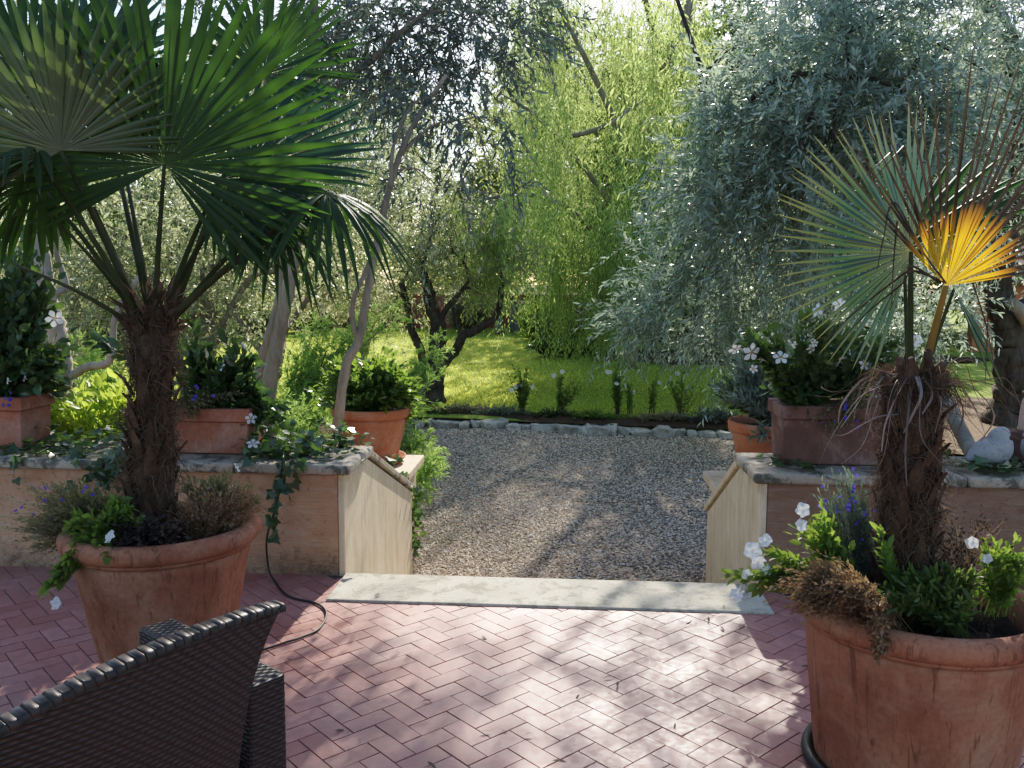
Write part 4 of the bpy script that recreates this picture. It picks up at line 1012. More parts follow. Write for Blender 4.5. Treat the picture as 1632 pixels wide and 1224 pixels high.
    plant('leafy_sprig', 'single upright sprig with a pale tip in front of the right palm trunk', 'plant', b,
          [(at(1402, 858, 2.62), (.010, .01, .02), 4, b), (at(1412, 880, 2.60), (.02, .02, .02), 4, b)], 'petunia', 'herb', seed=10, Ll=.036, Lw=.014, K=16, droop=.05, kind='oval')
    b = RP+A([.14, .06, zr])
    plant('dried_plant', 'thin grey dead stalks to the right of the right palm trunk', 'plant', b,
          [(at(1530, 850, 2.74), (.10, .08, .10), 60, b), (at(1500, 870, 2.66), (.05, .05, .09), 26, b)], 'dark_dry', 'dry', seed=11, Ll=.014, Lw=.006, K=14, stem=.0014, droop=.2, kind='diamond')
    b = RP+A([.24, .02, zr])
    plant('petunia', 'petunia with one white bloom held up at the far right of the right pot', 'plant', b,
          [(at(1590, 895, 2.72), (.06, .05, .05), 16, b), (at(1630, 910, 2.70), (.05, .05, .04), 18, b)], 'petunia', 'petunia', [(1588, 868, 2.66, .022), (1596, 872, 2.67, .018), (1634, 875, 2.7, .015)], seed=12, Ll=.032, Lw=.014, K=11, kind='oval')
    # round pots
    b = CL+A([0, 0, .40])
    plant('leafy_shrub', 'dense glossy green shrub filling the round pot by the left stair cheek', 'shrub', b,
          [(at(590, 615, 6.8), (.36, .30, .22), 420, b), (at(640, 630, 6.75), (.14, .2, .14), 120, b), (at(545, 600, 6.85), (.14, .2, .15), 110, b)], 'shrub', 'twig', seed=13, Ll=.058, Lw=.034, K=10, kind='oval', t0=.45, droop=.2, stem=.002)
    b = CRt+A([0, 0, .40])
    plant('grey_leaf_plant', 'straggly plant with narrow silver grey leaves in the right round pot', 'shrub', b,
          [(at(1200, 592, 6.4), (.24, .2, .22), 120, b), (at(1170, 628, 6.2), (.18, .12, .09), 34, b), (at(1215, 690, 6.05), (.10, .04, .10), 7, b+A([-.1, -.26, 0]))], 'grey_leaf', 'twig', seed=14, Ll=.06, Lw=.013, K=14, droop=.3)
    plant('leafy_shrub', 'dark green foliage low in the right round pot', 'shrub', b+A([.05, .05, 0]),
          [(at(1195, 625, 6.5), (.24, .16, .16), 140, b)], 'mandevilla', 'twig', seed=15, Ll=.05, Lw=.028, K=10, kind='oval')
    # troughs
    b = A([1.50, 4.79, .89])
    plant('mandevilla', 'dark leaved climber covered in white five petalled stars in the plum trough', 'plant', b,
          [(at(1300, 570, 4.8), (.24, .16, .18), 100, b+A([-.2, 0, 0])), (at(1380, 575, 4.8), (.20, .15, .14), 70, b), (at(1270, 620, 4.75), (.14, .12, .12), 60, b+A([-.25, 0, 0]))], 'mandevilla', 'twig',
          [(1273, 548, 4.46, .062), (1186, 548, 4.46, .05), (1225, 530, 4.46, .05), (1322, 520, 4.46, .05), (1308, 524, 4.46, .045), (1396, 557, 4.46, .055), (1412, 553, 4.46, .045), (1428, 549, 4.46, .052), (1362, 542, 4.46, .032), (1285, 507, 4.46, .026), (1190, 528, 4.46, .02), (1316, 572, 4.46, .025), (1222, 563, 4.46, .03), (1250, 585, 4.5, .03), (1345, 560, 4.5, .04), (1330, 532, 4.5, .035), (1205, 552, 4.5, .03), (1240, 556, 4.5, .028), (1412, 580, 4.5, .03)],
          seed=16, Ll=.062, Lw=.036, K=9, kind='oval', fkind='star', droop=.15, t0=.3)
    pl = plant('trailing_flower', 'fine brown stemmed trailer with purple specks hanging over the plum trough', 'plant', b+A([-.05, -.12, 0]),
          [(at(1330, 660, 4.58), (.13, .05, .10), 60, b+A([-.02, -.12, 0])), (at(1370, 640, 4.58), (.12, .05, .07), 40, b+A([.08, -.12, 0]))], 'fine', 'twig', seed=17, Ll=.016, Lw=.006, K=16, droop=.6, stem=.0012)
    rng = np.random.default_rng(17)
    for k in range(12): bloom(pl, at(1352+18*rng.normal(), 662+9*rng.normal(), 4.52), nrm(TOCAM+.6*rng.normal(size=3)), .010, 'petunia', 'violet')
    b = A([-1.92, 4.78, .83])
    plant('mandevilla', 'sunlit climber with broad glossy leaves in the trough by the left palm trunk', 'plant', b,
          [(at(355, 600, 4.75), (.22, .16, .15), 60, b), (at(320, 570, 4.75), (.14, .12, .14), 26, b+A([-.1, 0, 0])), (at(400, 630, 4.7), (.10, .1, .10), 30, b+A([.1, 0, 0]))], 'mandevilla', 'twig',
          [(306, 515, 4.7, .05), (152, 540, 4.7, .06), (358, 540, 4.68, .04), (374, 566, 4.68, .03), (440, 672, 4.6, .045, 'pinkish'), (440, 650, 4.6, .04)], seed=18, Ll=.075, Lw=.042, K=9, kind='oval', fkind='star', t0=.3)
    pl = plant('trailing_flower', 'yellow green fine trailer spilling over the front of the left trough', 'plant', b+A([-.22, -.1, 0]),
          [(at(310, 645, 4.56), (.12, .06, .09), 90, b+A([-.2, -.1, 0])), (at(345, 630, 4.6), (.12, .06, .05), 40, b+A([-.1, -.1, 0]))], 'fine', 'fine', seed=19, Ll=.017, Lw=.007, K=18, droop=.5, stem=.001)
    rng = np.random.default_rng(19)
    for k in range(8): bloom(pl, at(325+18*rng.normal(), 632+8*rng.normal(), 4.52), nrm(TOCAM+.6*rng.normal(size=3)), .010, 'petunia', 'violet')
    b = A([-3.25, 4.78, .87])
    pl = plant('mandevilla', 'tall dark leafy climber in the trough at the left edge of the picture', 'plant', b,
          [(at(30, 560, 4.8), (.24, .2, .30), 130, b), (at(15, 470, 4.85), (.22, .2, .32), 110, b), (at(60, 600, 4.75), (.16, .14, .14), 50, b)], 'mandevilla', 'twig', [(3, 575, 4.55, .03), (42, 588, 4.55, .028)], seed=20, Ll=.068, Lw=.042, K=11, kind='oval', fkind='star', t0=.3)
    rng = np.random.default_rng(20)
    for k in range(8): bloom(pl, at(8+9*rng.normal(), 632+6*rng.normal(), 4.55), nrm(TOCAM+.6*rng.normal(size=3)), .011, 'petunia', 'violet')
potted()

# ------------------------------------------------------------------ ivy
def ivy():
    rng = np.random.default_rng(31)
    def patch(label, segs, seed, base):
        rng = np.random.default_rng(seed); root = thing('ivy', label, 'ivy', base); m = MB(); st = MB()
        for pts, n, spread, hang in segs:
            q = spline(pts, max(n//2, 6)); st_ = q+.006*rng.normal(size=q.shape); ribbons(st, st_[None], .0022, 1, rng)
            p = q[rng.integers(0, len(q), n)]+rng.normal(size=(n, 3))*A(spread)
            d = nrm(rng.normal(size=(n, 3))*A([1, 1, .3])-UP*hang); nn = UP*(1-hang*.8)+A([0, -1, 0])*hang+.35*rng.normal(size=(n, 3))
            l = .055*(.55+.7*rng.random(n)); leaves(m, p, d, nn, l, l*1.05, 'ivy', 0)
        for k in range(len(st.V)): pass
        m.V += st.V; m.UV += st.UV; m.F += [f+m.n for f in st.F]; m.Mi += st.Mi; m.n += st.n
        m.build('foliage', [MT['ivy'], MT['twig']], root); return root
    T = lambda x, y: A([x, y, .625])
    patch('dark ivy creeping over the left coping between the two troughs', [
        ([T(-3.1, 4.72), T(-2.85, 4.62), T(-2.5, 4.66)], 150, (.10, .09, .02), .1), ([T(-3.05, 4.85), T(-2.7, 4.9), T(-2.42, 4.85)], 170, (.08, .07, .06), .1),
        ([T(-2.62, 4.5), at(165, 735, 4.38), at(160, 770, 4.36)], 26, (.07, .02, .02), .8), ([at(190, 720, 4.5), at(185, 735, 4.38), at(175, 752, 4.36)], 40, (.06, .02, .03), .7),
        ([at(28, 725, 4.40), at(22, 762, 4.36)], 6, (.01, .01, .01), .8), ([at(130, 742, 4.38), at(112, 790, 4.36)], 7, (.02, .01, .02), .9), ([at(170, 745, 4.38), at(175, 800, 4.36)], 9, (.03, .01, .02), .9)], 1, (-2.75, 4.7, .61))
    patch('dark ivy tumbling over the coping right of the left trough', [
        ([T(-1.68, 4.70), T(-1.5, 4.62), T(-1.28, 4.72)], 190, (.07, .07, .03), .15), ([T(-1.62, 4.9), T(-1.4, 4.95), T(-1.2, 4.9)], 150, (.08, .06, .05), .1), ([at(425, 690, 4.66), at(420, 660, 4.75)], 60, (.05, .04, .05), .3),
        ([at(405, 700, 4.62), at(398, 730, 4.40)], 30, (.02, .03, .02), .7), ([at(455, 730, 4.42), at(446, 770, 4.36), at(440, 810, 4.36), at(432, 850, 4.36)], 34, (.014, .008, .02), .9), ([at(470, 725, 4.42), at(475, 745, 4.38), at(464, 795, 4.36)], 9, (.01, .01, .02), .9)], 2, (-1.45, 4.7, .61))
    patch('ivy trailing down the far end of the left stair cheek', [
        ([at(618, 730, 6.1), at(640, 775, 6.35), at(655, 800, 6.5)], 60, (.05, .08, .03), .4), ([at(655, 790, 6.6), at(660, 830, 6.62), at(664, 880, 6.64)], 70, (.03, .05, .05), .8)], 3, (-1.1, 6.5, GZ))
    patch('few ivy leaves on the right coping around the stone birds', [
        ([at(1520, 735, 4.7), at(1560, 742, 4.5), at(1632, 740, 4.6)], 46, (.06, .05, .008), .05), ([at(1590, 745, 4.5), at(1640, 735, 4.7)], 24, (.06, .03, .01), .05)], 4, (2.1, 4.6, .61))
    patch('wisp of moss green ivy beside the plum trough on the right wall', [([at(1232, 725, 4.75), at(1250, 738, 4.56), at(1300, 742, 4.50)], 26, (.04, .03, .004), .05)], 5, (1.15, 4.6, .61))
ivy()

# ------------------------------------------------------------------ small leaves on the tiles
def fallen():
    rng = np.random.default_rng(41); src = None
    for i in range(46):
        x = -1.3+2.6*rng.random()**.8; y = 1.9+2.3*rng.random()
        if src is None:
            m = MB(); leaves(m, A([[0, 0, 0]]), A([[1., 0, 0]]), A([[0, .2, 1.]]), .05, .011, 'lance'); o = m.build('fallen_leaf', MT['fallen']); src = o
        else: o = src.copy(); COL.objects.link(o)
        o.location = (x, y, .008 if y < 4.06 else .02); o.rotation_euler = (.3*rng.normal(), .15*rng.normal(), 6.28*rng.random()); s = .6+.6*rng.random(); o.scale = (s, s, s)
        tag(o, 'small narrow dried leaf lying on the herringbone terrace', 'leaf', 'fallen leaves on the terrace')
fallen()

# ------------------------------------------------------------------ border stones and roses
def border():
    rng = np.random.default_rng(51); x = -3.3; k = 0
    while x < 3.6:
        w_ = .13+.34*rng.random()**1.5; h = .055+.05*rng.random(); d = .12+.10*rng.random(); y = 13.36-.125*(x+.8)
        bmm = bmesh.new(); bmesh.ops.create_icosphere(bmm, subdivisions=3, radius=1.); V = A([v.co[:] for v in bmm.verts]); Fc = A([[v.index for v in f.verts] for f in bmm.faces]); bmm.free()
        V = np.sign(V)*np.abs(V)**.42; V = V/np.max(np.abs(V))
        s = rng.random(3)*6; V = V*(1+.10*np.sin(V[:, [1, 2, 0]]*3+s)+.10*np.sin(V[:, [2, 0, 1]]*5+s*2)+.06*np.sin(V[:, [1, 2, 0]]*11+s)+.035*rng.normal(size=V.shape))
        c = A([x+w_/2, y+.04*rng.normal(), GZ+h*.42]); t_ = .22*rng.normal(); ca, sa = math.cos(t_), math.sin(t_)
        Q = V*A([w_*.5, d, h]); Q = np.stack([Q[:, 0]*ca-Q[:, 1]*sa, Q[:, 0]*sa+Q[:, 1]*ca, Q[:, 2]], -1)+c
        o = MB().add(Q, [Fc]).build('border_stone', MT['border'], origin=(c[0], c[1], GZ))
        tag(o, 'rough grey stone in the low edging between gravel and lawn', 'stone', 'edging stones along the gravel')
        x += w_*.95; k += 1
border()
def on_lawn(px, Y):
    z = float(lawn_z(0, Y)); x = at(px, 600, Y)[0]; return A([x, Y, z])
def roses():
    sp = [(832, 600, 14.0, .30, .26, [(828, 617), (836, 617), (830, 605), (842, 621)], 'rose bush with a cluster of white blooms nearest the olive trunk'),
          (893, 618, 14.2, .22, .22, [(890, 603), (895, 602)], 'rose bush topped by one full cream bloom'),
          (985, 612, 14.0, .16, .26, [(980, 597), (986, 602), (983, 594)], 'rose bush with paired white blooms near the hanging willow'),
          (1005, 620, 14.1, .10, .2, [(1005, 614)], 'thin rose stem with a single small white bloom'),
          (1040, 618, 14.0, .14, .22, [(1042, 611)], 'slight rose bush with one small white bud'),
          (1088, 612, 13.9, .20, .30, [(1090, 591)], 'tall rose bush with one white bloom on top at the right')]
    for i, (x, y, Y, rx, rz, fl, lb) in enumerate(sp):
        base = on_lawn(x, Y); c = at(x, y+6, Y)
        plant('rose_bush', lb, 'rose bush', base, [(c+UP*.04, (rx*1.35, .25, rz*1.15), 9 if rx < .15 else 22, base)], 'petunia', 'twig', [(fx, fy, Y-.12, .045) for fx, fy in fl], seed=60+i, Ll=.06, Lw=.036, K=9, kind='oval', t0=.3, ang=75, stem=.005, group='white roses behind the stone edging')
    for i, (x, y, Y, rx, rz, lf, lb) in enumerate([(740, 655, 14.0, .55, .12, 'rust', 'low reddish perennial at the foot of the lawn olive'), (800, 658, 13.9, .35, .12, 'grey_leaf', 'low grey green perennial behind the edging stones'), (700, 662, 13.9, .3, .10, 'rose_leaf', 'low green perennial at the left end of the edging stones'),
                                                  (880, 660, 13.8, .25, .09, 'rose_leaf', 'low green weeds between two rose bushes'), (950, 662, 13.65, .4, .08, 'petunia', 'pale green weeds behind the edging under the cream roses'), (1060, 664, 13.5, .45, .07, 'rust', 'low brownish weeds behind the edging before the tall rose'), (1140, 660, 13.4, .3, .12, 'grey_leaf', 'grey tuft at the right end of the stone edging')]):
        base = on_lawn(x, Y); c = at(x, y, Y); plant('perennial', lb, 'plant', base, [(c, (rx, .22, rz), 170, base-UP*.02+A([0, .0, 0])), (c+A([.2, 0, -.03]), (rx, .2, rz), 70, base+A([.2, 0, 0])), (c-A([.2, 0, .03]), (rx, .2, rz), 70, base-A([.2, 0, 0]))], lf, 'twig', seed=70+i, Ll=.05, Lw=.018, K=9, stem=.003, droop=.15)
    for i, (x, Y, lb) in enumerate([(870, 22.2, 'clump of strap leaved agapanthus at the left end of the willow bed'), (905, 22.4, 'clump of dark strap leaves in the middle of the willow bed'), (945, 22.3, 'clump of dark strap leaves behind the hanging willow tips')]):
        base = on_lawn(x, Y); plant('strap_leaf_clump', lb, 'plant', base, [(base+UP*.28, (.50, .3, .16), 160, base)], 'mandevilla', 'twig', seed=80+i, Ll=.22, Lw=.035, K=6, stem=.006, droop=.5)
roses()

# ------------------------------------------------------------------ far garden walls, boards, house corner
def far_walls():
    def slabwall(name, label, cat, p, q, z0, z1, mat, t=.3):
        root = thing(name, label, cat, ((p[0]+q[0])/2, (p[1]+q[1])/2, z0)); p, q = A([*p, 0.]), A([*q, 0.]); d = nrm(q-p); n = A([-d[1], d[0], 0])
        c = [p, q, q+n*t, p+n*t]; v = [a+UP*z0 for a in c]+[a+UP*z1 for a in c]
        MB().add(v, [[[0,3,2,1],[4,5,6,7],[0,1,5,4],[1,2,6,5],[2,3,7,6],[3,0,4,7]]]).build('wall_body', MT[mat], root, False, .02)
        c = [p-n*.05, q-n*.05, q+n*(t+.05), p+n*(t+.05)]; v = [a+UP*(z1+.003) for a in c]+[a+UP*(z1+.07) for a in c]
        MB().add(v, [[[0,3,2,1],[4,5,6,7],[0,1,5,4],[1,2,6,5],[2,3,7,6],[3,0,4,7]]]).build('wall_coping', MT[mat], root, False, .01)
    slabwall('garden_wall', 'long dull red garden wall at the end of the lawn', 'wall', (-24, 31.4), (4, 31.6), -.6, 1.05, 'redwall')
    slabwall('garden_wall', 'sunless orange wall of an outbuilding glimpsed at the far right', 'wall', (11.2, 25.0), (22, 25.6), -.6, 1.55, 'orangewall')
    o = thing('outbuilding_roof', 'dark low roof edge over the orange outbuilding', 'roof', (16, 26, 1.65))
    MB().add([(10.4, 24.6, 1.63), (22, 25.2, 1.63), (22, 30, 3.2), (10.4, 29.4, 3.2), (10.4, 24.6, 1.80), (22, 25.2, 1.80), (22, 30, 3.37), (10.4, 29.4, 3.37)], [[[0,3,2,1],[4,5,6,7],[0,1,5,4],[1,2,6,5],[2,3,7,6],[3,0,4,7]]]).build('roof_slab', MT['roof'], o, False)
    a, b = at(812, 500, 29.5), at(862, 500, 29.5)
    f = thing('board_fence', 'weathered grey board panel standing beside the red garden wall', 'fence', ((a[0]+b[0])/2, 29.5, -.15)); rng = np.random.default_rng(3)
    n = 8; xs = np.linspace(a[0], b[0], n+1); m = MB()
    for i in range(n): j = .015*rng.normal(); m.box((xs[i]+.006, 29.48+j, -.18), (xs[i+1]-.006, 29.51+j, .86+.02*rng.normal()))
    m.build('boards', MT['board'], f, False, .004)
    MB().box((a[0]-.05, 29.45, .9), (b[0]+.08, 29.56, .95)).build('top_rail', MT['slab'], f, False, .006)
    p = at(797, 520, 29.2); p[2] = -.15
    o = thing('gas_bottle', 'small blue grey gas bottle standing by the board panel', 'gas bottle', p)
    MB().lathe([(.001, 0), (.13, 0), (.15, .03), (.15, .38), (.12, .46), (.05, .50), (.045, .56), (.001, .57)], p, 24).build('bottle', MT['board'], o)
far_walls()

# ------------------------------------------------------------------ trees
def P(*a): return [at(*q) for q in a]
def grow():
    OL = dict(Ll=.062, Lw=.014, K=13, len=.34)
    # --- near left: pale trunk, twin trunks, leaning slender tree
    b = at(98, 690, 6.2); b[2] = -.66
    tree('olive_tree', 'pale sunlit gnarled trunk rising behind the wall at the far left', 'tree', b,
         [([b]+P((97, 660, 6.2), (100, 590, 6.2), (92, 530, 6.2), (78, 480, 6.2), (66, 400, 6.25), (62, 320, 6.3), (40, 200, 6.4), (60, 90, 6.5)), .085, .04),
          (P((112, 600, 6.2), (140, 585, 6.15), (172, 578, 6.1), (180, 545, 6.1), (186, 500, 6.1), (230, 430, 6.2)), .035, .02), (P((80, 470, 6.2), (105, 455, 6.3), (90, 400, 6.3), (100, 330, 6.3)), .03, .015)],
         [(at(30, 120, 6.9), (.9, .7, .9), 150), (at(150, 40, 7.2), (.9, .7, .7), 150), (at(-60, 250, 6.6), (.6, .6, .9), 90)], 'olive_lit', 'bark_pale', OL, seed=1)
    b = at(430, 700, 7.4); b[2] = -.66
    tree('olive_tree', 'twin trunked olive leaning together behind the left trough', 'tree', b,
         [([b]+P((428, 640, 7.4), (440, 560, 7.4), (456, 480, 7.4), (470, 400, 7.45), (478, 300, 7.5), (492, 180, 7.5), (500, 60, 7.5), (498, -80, 7.5)), .075, .035),
          ([b-A([.12, 0, 0])]+P((408, 640, 7.45), (420, 570, 7.5), (440, 500, 7.5), (452, 430, 7.55), (440, 330, 7.6), (425, 200, 7.7), (430, 50, 7.8)), .062, .028),
          (P((478, 260, 7.5), (500, 175, 7.3), (545, 130, 7.1), (590, 98, 6.9), (630, 60, 6.8), (680, 20, 6.7)), .042, .02), (P((492, 180, 7.5), (530, 100, 7.6), (560, 30, 7.7)), .02, .01)],
         [(at(610, 90, 6.9), (.50, .4, .30), 90), (at(660, 25, 6.8), (.55, .4, .35), 130), (at(555, 10, 7.2), (.5, .5, .35), 90), (at(640, 130, 6.7), (.26, .25, .20), 34), (at(430, 20, 7.8), (.8, .6, .5), 130), (at(770, 45, 7.0), (.45, .4, .35), 90), (at(720, 130, 7.0), (.28, .3, .22), 34), (at(480, 110, 8.2), (.7, .6, .6), 110), (at(700, 60, 8.6), (.8, .6, .5), 190), (at(830, 40, 8.4), (.6, .5, .4), 90), (at(780, -20, 7.6), (.6, .5, .35), 80), (at(590, 60, 9.4), (.8, .6, .6), 160), (at(560, 200, 9.2), (.7, .6, .5), 90), (at(500, -160, 8.6), (.8, .8, .5), 90), (at(380, -150, 8.8), (1.1, 1., .7), 230), (at(250, -260, 9.2), (1.2, 1., .7), 230), (at(380, -330, 9.8), (1., .9, .6), 120), (A([.0, 8.7, 6.3]), (.7, .8, .5), 100), (A([-.9, 8.8, 6.5]), (.8, .8, .6), 230), (A([-1.7, 9.0, 6.3]), (.8, .8, .6), 260), (A([-2.4, 8.8, 6.0]), (.8, .8, .6), 190), (A([-1.2, 8.6, 5.6]), (.8, .7, .5), 210), (A([-1.5, 9.6, 7.0]), (1., .8, .6), 200)],  # lobes above the view are unseen, added to shade the left palm
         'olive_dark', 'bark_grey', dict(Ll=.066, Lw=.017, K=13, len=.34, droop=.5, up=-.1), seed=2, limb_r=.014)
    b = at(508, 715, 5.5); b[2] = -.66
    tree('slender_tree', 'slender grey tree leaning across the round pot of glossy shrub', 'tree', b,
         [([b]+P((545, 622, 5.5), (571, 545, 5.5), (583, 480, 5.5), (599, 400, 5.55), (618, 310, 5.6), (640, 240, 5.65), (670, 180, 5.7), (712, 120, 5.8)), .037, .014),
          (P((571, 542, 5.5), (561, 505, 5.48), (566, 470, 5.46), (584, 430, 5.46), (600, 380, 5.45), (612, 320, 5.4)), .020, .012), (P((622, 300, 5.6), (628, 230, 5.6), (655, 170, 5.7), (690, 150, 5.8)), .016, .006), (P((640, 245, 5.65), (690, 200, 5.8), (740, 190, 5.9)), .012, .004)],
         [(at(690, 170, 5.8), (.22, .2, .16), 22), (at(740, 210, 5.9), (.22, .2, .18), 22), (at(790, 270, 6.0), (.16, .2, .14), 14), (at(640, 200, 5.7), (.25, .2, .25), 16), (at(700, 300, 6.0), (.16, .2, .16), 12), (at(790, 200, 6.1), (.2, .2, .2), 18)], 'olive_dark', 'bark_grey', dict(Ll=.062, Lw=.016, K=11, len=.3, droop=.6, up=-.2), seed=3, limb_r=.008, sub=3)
    # --- left middle distance
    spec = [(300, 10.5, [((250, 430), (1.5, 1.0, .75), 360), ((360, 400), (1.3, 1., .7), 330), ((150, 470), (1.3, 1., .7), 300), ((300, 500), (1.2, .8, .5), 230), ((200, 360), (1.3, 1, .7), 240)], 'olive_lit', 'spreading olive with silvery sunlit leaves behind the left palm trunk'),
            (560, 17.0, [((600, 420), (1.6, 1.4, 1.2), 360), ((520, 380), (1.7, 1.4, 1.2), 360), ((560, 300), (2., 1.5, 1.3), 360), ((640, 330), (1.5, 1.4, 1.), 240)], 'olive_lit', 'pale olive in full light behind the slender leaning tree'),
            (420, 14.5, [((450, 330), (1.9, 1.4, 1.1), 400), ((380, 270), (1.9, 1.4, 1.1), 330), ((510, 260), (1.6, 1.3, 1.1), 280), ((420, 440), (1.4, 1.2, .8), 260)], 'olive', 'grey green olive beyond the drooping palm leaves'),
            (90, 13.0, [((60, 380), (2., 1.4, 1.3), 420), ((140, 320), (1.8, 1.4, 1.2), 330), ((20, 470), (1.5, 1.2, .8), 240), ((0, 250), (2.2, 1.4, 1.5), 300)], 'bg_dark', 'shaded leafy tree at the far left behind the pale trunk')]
    for i, (bx, Y, lobes, lf, lb) in enumerate(spec):
        b = at(bx, 600, Y); b[2] = -.62 if Y < 13.5 else float(lawn_z(0, Y))
        top = at(bx+30, 420, Y)
        st = [([b, b*.6+top*.4+A([.12, 0, 0]), top], .16, .08), ([b*.7+top*.3, at(bx-70, 470, Y-.3), at(bx-130, 420, Y-.4)], .07, .03), ([b*.6+top*.4, at(bx+90, 455, Y-.3), at(bx+140, 430, Y-.4)], .06, .025)]
        tree('olive_tree' if lf != 'bg_dark' else 'leafy_tree', lb, 'tree', b, st, [(at(x, y, Y), r, n) for (x, y), r, n in lobes], lf, 'bark_grey', dict(Ll=.085, Lw=.021, K=13, len=.42, stem=.004), seed=10+i, limb_r=.04)
    # --- olive on the lawn
    b = at(690, 640, 14.9); b[2] = float(lawn_z(0, 14.9))-.03
    Y = 14.9
    tree('olive_tree', 'old olive with dark forked trunk standing on the sunlit lawn', 'tree', b,
         [([b]+P((690, 615, Y), (694, 575, Y), (697, 545, Y), (698, 515, Y), (688, 490, Y), (682, 460, Y), (672, 430, Y)), .235, .07),
          (P((698, 592, Y), (712, 572, Y), (728, 556, Y), (738, 535, Y-.1), (755, 528, Y-.1), (772, 518, Y-.1), (790, 505, Y-.1), (797, 480, Y-.1), (800, 450, Y)), .10, .045),
          (P((690, 600, Y), (679, 585, Y), (668, 552, Y), (656, 525, Y), (652, 500, Y), (640, 450, Y)), .10, .05),
          (P((697, 520, Y), (712, 492, Y), (730, 470, Y), (755, 440, Y)), .06, .03), (P((735, 540, Y), (728, 515, Y), (722, 490, Y)), .03, .02)],
         [(at(650, 430, Y), (.75, .7, .45), 180), (at(720, 400, Y), (.8, .8, .5), 180), (at(790, 425, Y), (.6, .7, .40), 140), (at(765, 468, Y), (.35, .4, .2), 50), (at(700, 340, Y+.4), (1., .9, .6), 190), (at(640, 470, Y-.2), (.45, .4, .25), 70)],
         'olive_lit', 'bark', dict(Ll=.075, Lw=.019, K=11, len=.36, stem=.004), seed=21, limb_r=.03)
    # --- right hand: big silvery olive over the drive
    b = at(1215, 575, 16.5); b[2] = float(lawn_z(0, 16.5))
    Y = 16.5
    lob = []
    for (x, y, Yd), r, n in [((1075, 430, 12.0), (.65, .7, .75), 180), ((1110, 500, 11.5), (.75, .8, .50), 240), ((1020, 510, 12.5), (.5, .5, .36), 80), ((1190, 410, 10.8), (.9, .9, .75), 310), ((1140, 330, 11.2), (.65, .8, .65), 280), ((1200, 265, 10.), (.75, .7, .55), 360), ((1265, 330, 9.6), (.8, .7, .6), 330), ((1195, 190, 10.6), (.7, .8, .55), 280),
                             ((1330, 230, 9.4), (.95, .8, .7), 400), ((1280, 130, 10.), (.9, .9, .65), 360), ((1420, 140, 9.6), (1., .9, .7), 400), ((1240, 60, 11.0), (.8, .8, .6), 240), ((1360, 40, 10.), (1., .9, .6), 350), ((1520, 60, 10), (1.1, .9, .8), 380), ((1540, 210, 10.2), (1., .9, .8), 360), ((1600, 330, 11), (1., .9, .7), 280),
                             ((1430, 330, 10.6), (.9, .9, .7), 280), ((1330, 420, 11.4), (.9, .9, .6), 280), ((1440, 480, 12.6), (1., 1., .6), 250), ((1240, 480, 12.5), (.9, .8, .5), 270), ((1330, 520, 13.5), (1.0, 1., .45), 200), ((1160, 560, 12.8), (.45, .5, .30), 100)]:
        lob.append((at(x, y, Yd), r, n))
    for c, r, n in [((2.2, 14.4, 8.3), (.9, .9, .5), 90), ((3.2, 13.8, 8.0), (.9, .9, .5), 110), ((1.1, 14.6, 8.6), (.8, .8, .5), 70), ((2.9, 15.2, 9.0), (.9, .8, .5), 80), ((1.6, 13.6, 7.6), (.7, .8, .4), 60), ((3.9, 14.6, 8.4), (.9, .9, .5), 110), ((.2, 14.2, 8.3), (.7, .8, .4), 50), ((1.75, 15.5, 8.7), (.6, .7, .4), 60)]:  # unseen above the view, added to dapple the terrace
        lob.append((A(c), r, int(n*1.5)))
    tree('olive_tree', 'huge silvery olive filling the upper right of the view', 'tree', b,
         [([b]+P((1212, 540, Y), (1205, 500, Y), (1200, 450, Y-.2), (1215, 380, Y-.8), (1260, 300, Y-2), (1300, 220, Y-3.4), (1330, 120, Y-4.5), (1340, -20, Y-5)), .46, .12),
          (P((1200, 460, Y-.2), (1180, 400, Y-1.5), (1150, 320, Y-3), (1130, 240, Y-4.2), (1120, 120, Y-5)), .17, .06), (P((1215, 400, Y-.6), (1300, 380, Y-2.5), (1400, 330, Y-4), (1520, 250, Y-5), (1600, 200, Y-5.5)), .15, .05),
          (P((1195, 160, 9.9), (1225, 135, 9.7), (1275, 118, 9.6), (1330, 122, 9.5), (1400, 128, 9.4), (1440, 150, 9.4)), .03, .02), (P((1205, 520, Y), (1240, 480, Y-1), (1280, 440, Y-2.2), (1330, 420, Y-3.4)), .13, .05)],
         lob, 'olive_blue', 'bark', dict(Ll=.10, Lw=.0215, K=14, len=.46, stem=.004, droop=.3, up=.12, clumps=20, tight=.22), seed=22, limb_r=.03, sub=3)
    # the unseen high lobes above are added to break the light on the terrace
    b = on_lawn(1600, 13.4); Y = 13.4
    tree('olive_tree', 'dark olive trunk with a pale sawn limb at the right edge of the picture', 'tree', b,
         [([b]+P((1612, 640, Y), (1612, 590, Y), (1608, 540, Y), (1600, 500, Y), (1592, 460, Y), (1600, 380, Y), (1620, 250, Y), (1600, 60, Y), (1500, -160, Y)), .30, .12), (P((1606, 540, Y), (1622, 500, Y-.1), (1650, 470, Y-.1), (1690, 420, Y)), .16, .10)],
         [(at(1640, 200, 13.2), (1.4, 1.2, 1.1), 330), (at(1600, 60, 13), (1.5, 1.2, 1.), 330), (at(1640, 390, 13.4), (1.0, 1., .6), 180), (at(1500, -120, 13), (1.6, 1.5, .9), 260)], 'olive', 'bark', dict(Ll=.085, Lw=.02, K=13, len=.42), seed=23, limb_r=.05)
    p = at(1614, 487, 13.0); o = thing('sawn_limb', 'pale cut face of the sawn olive limb at the right edge', 'log', p)
    MB().tube([p+A([-.07, -.06, .05]), p+A([.10, .03, -.04]), p+A([.30, .1, -.25])], [.075, .09, .11], 14).build('cut_limb', MT['bark_pale'], o)
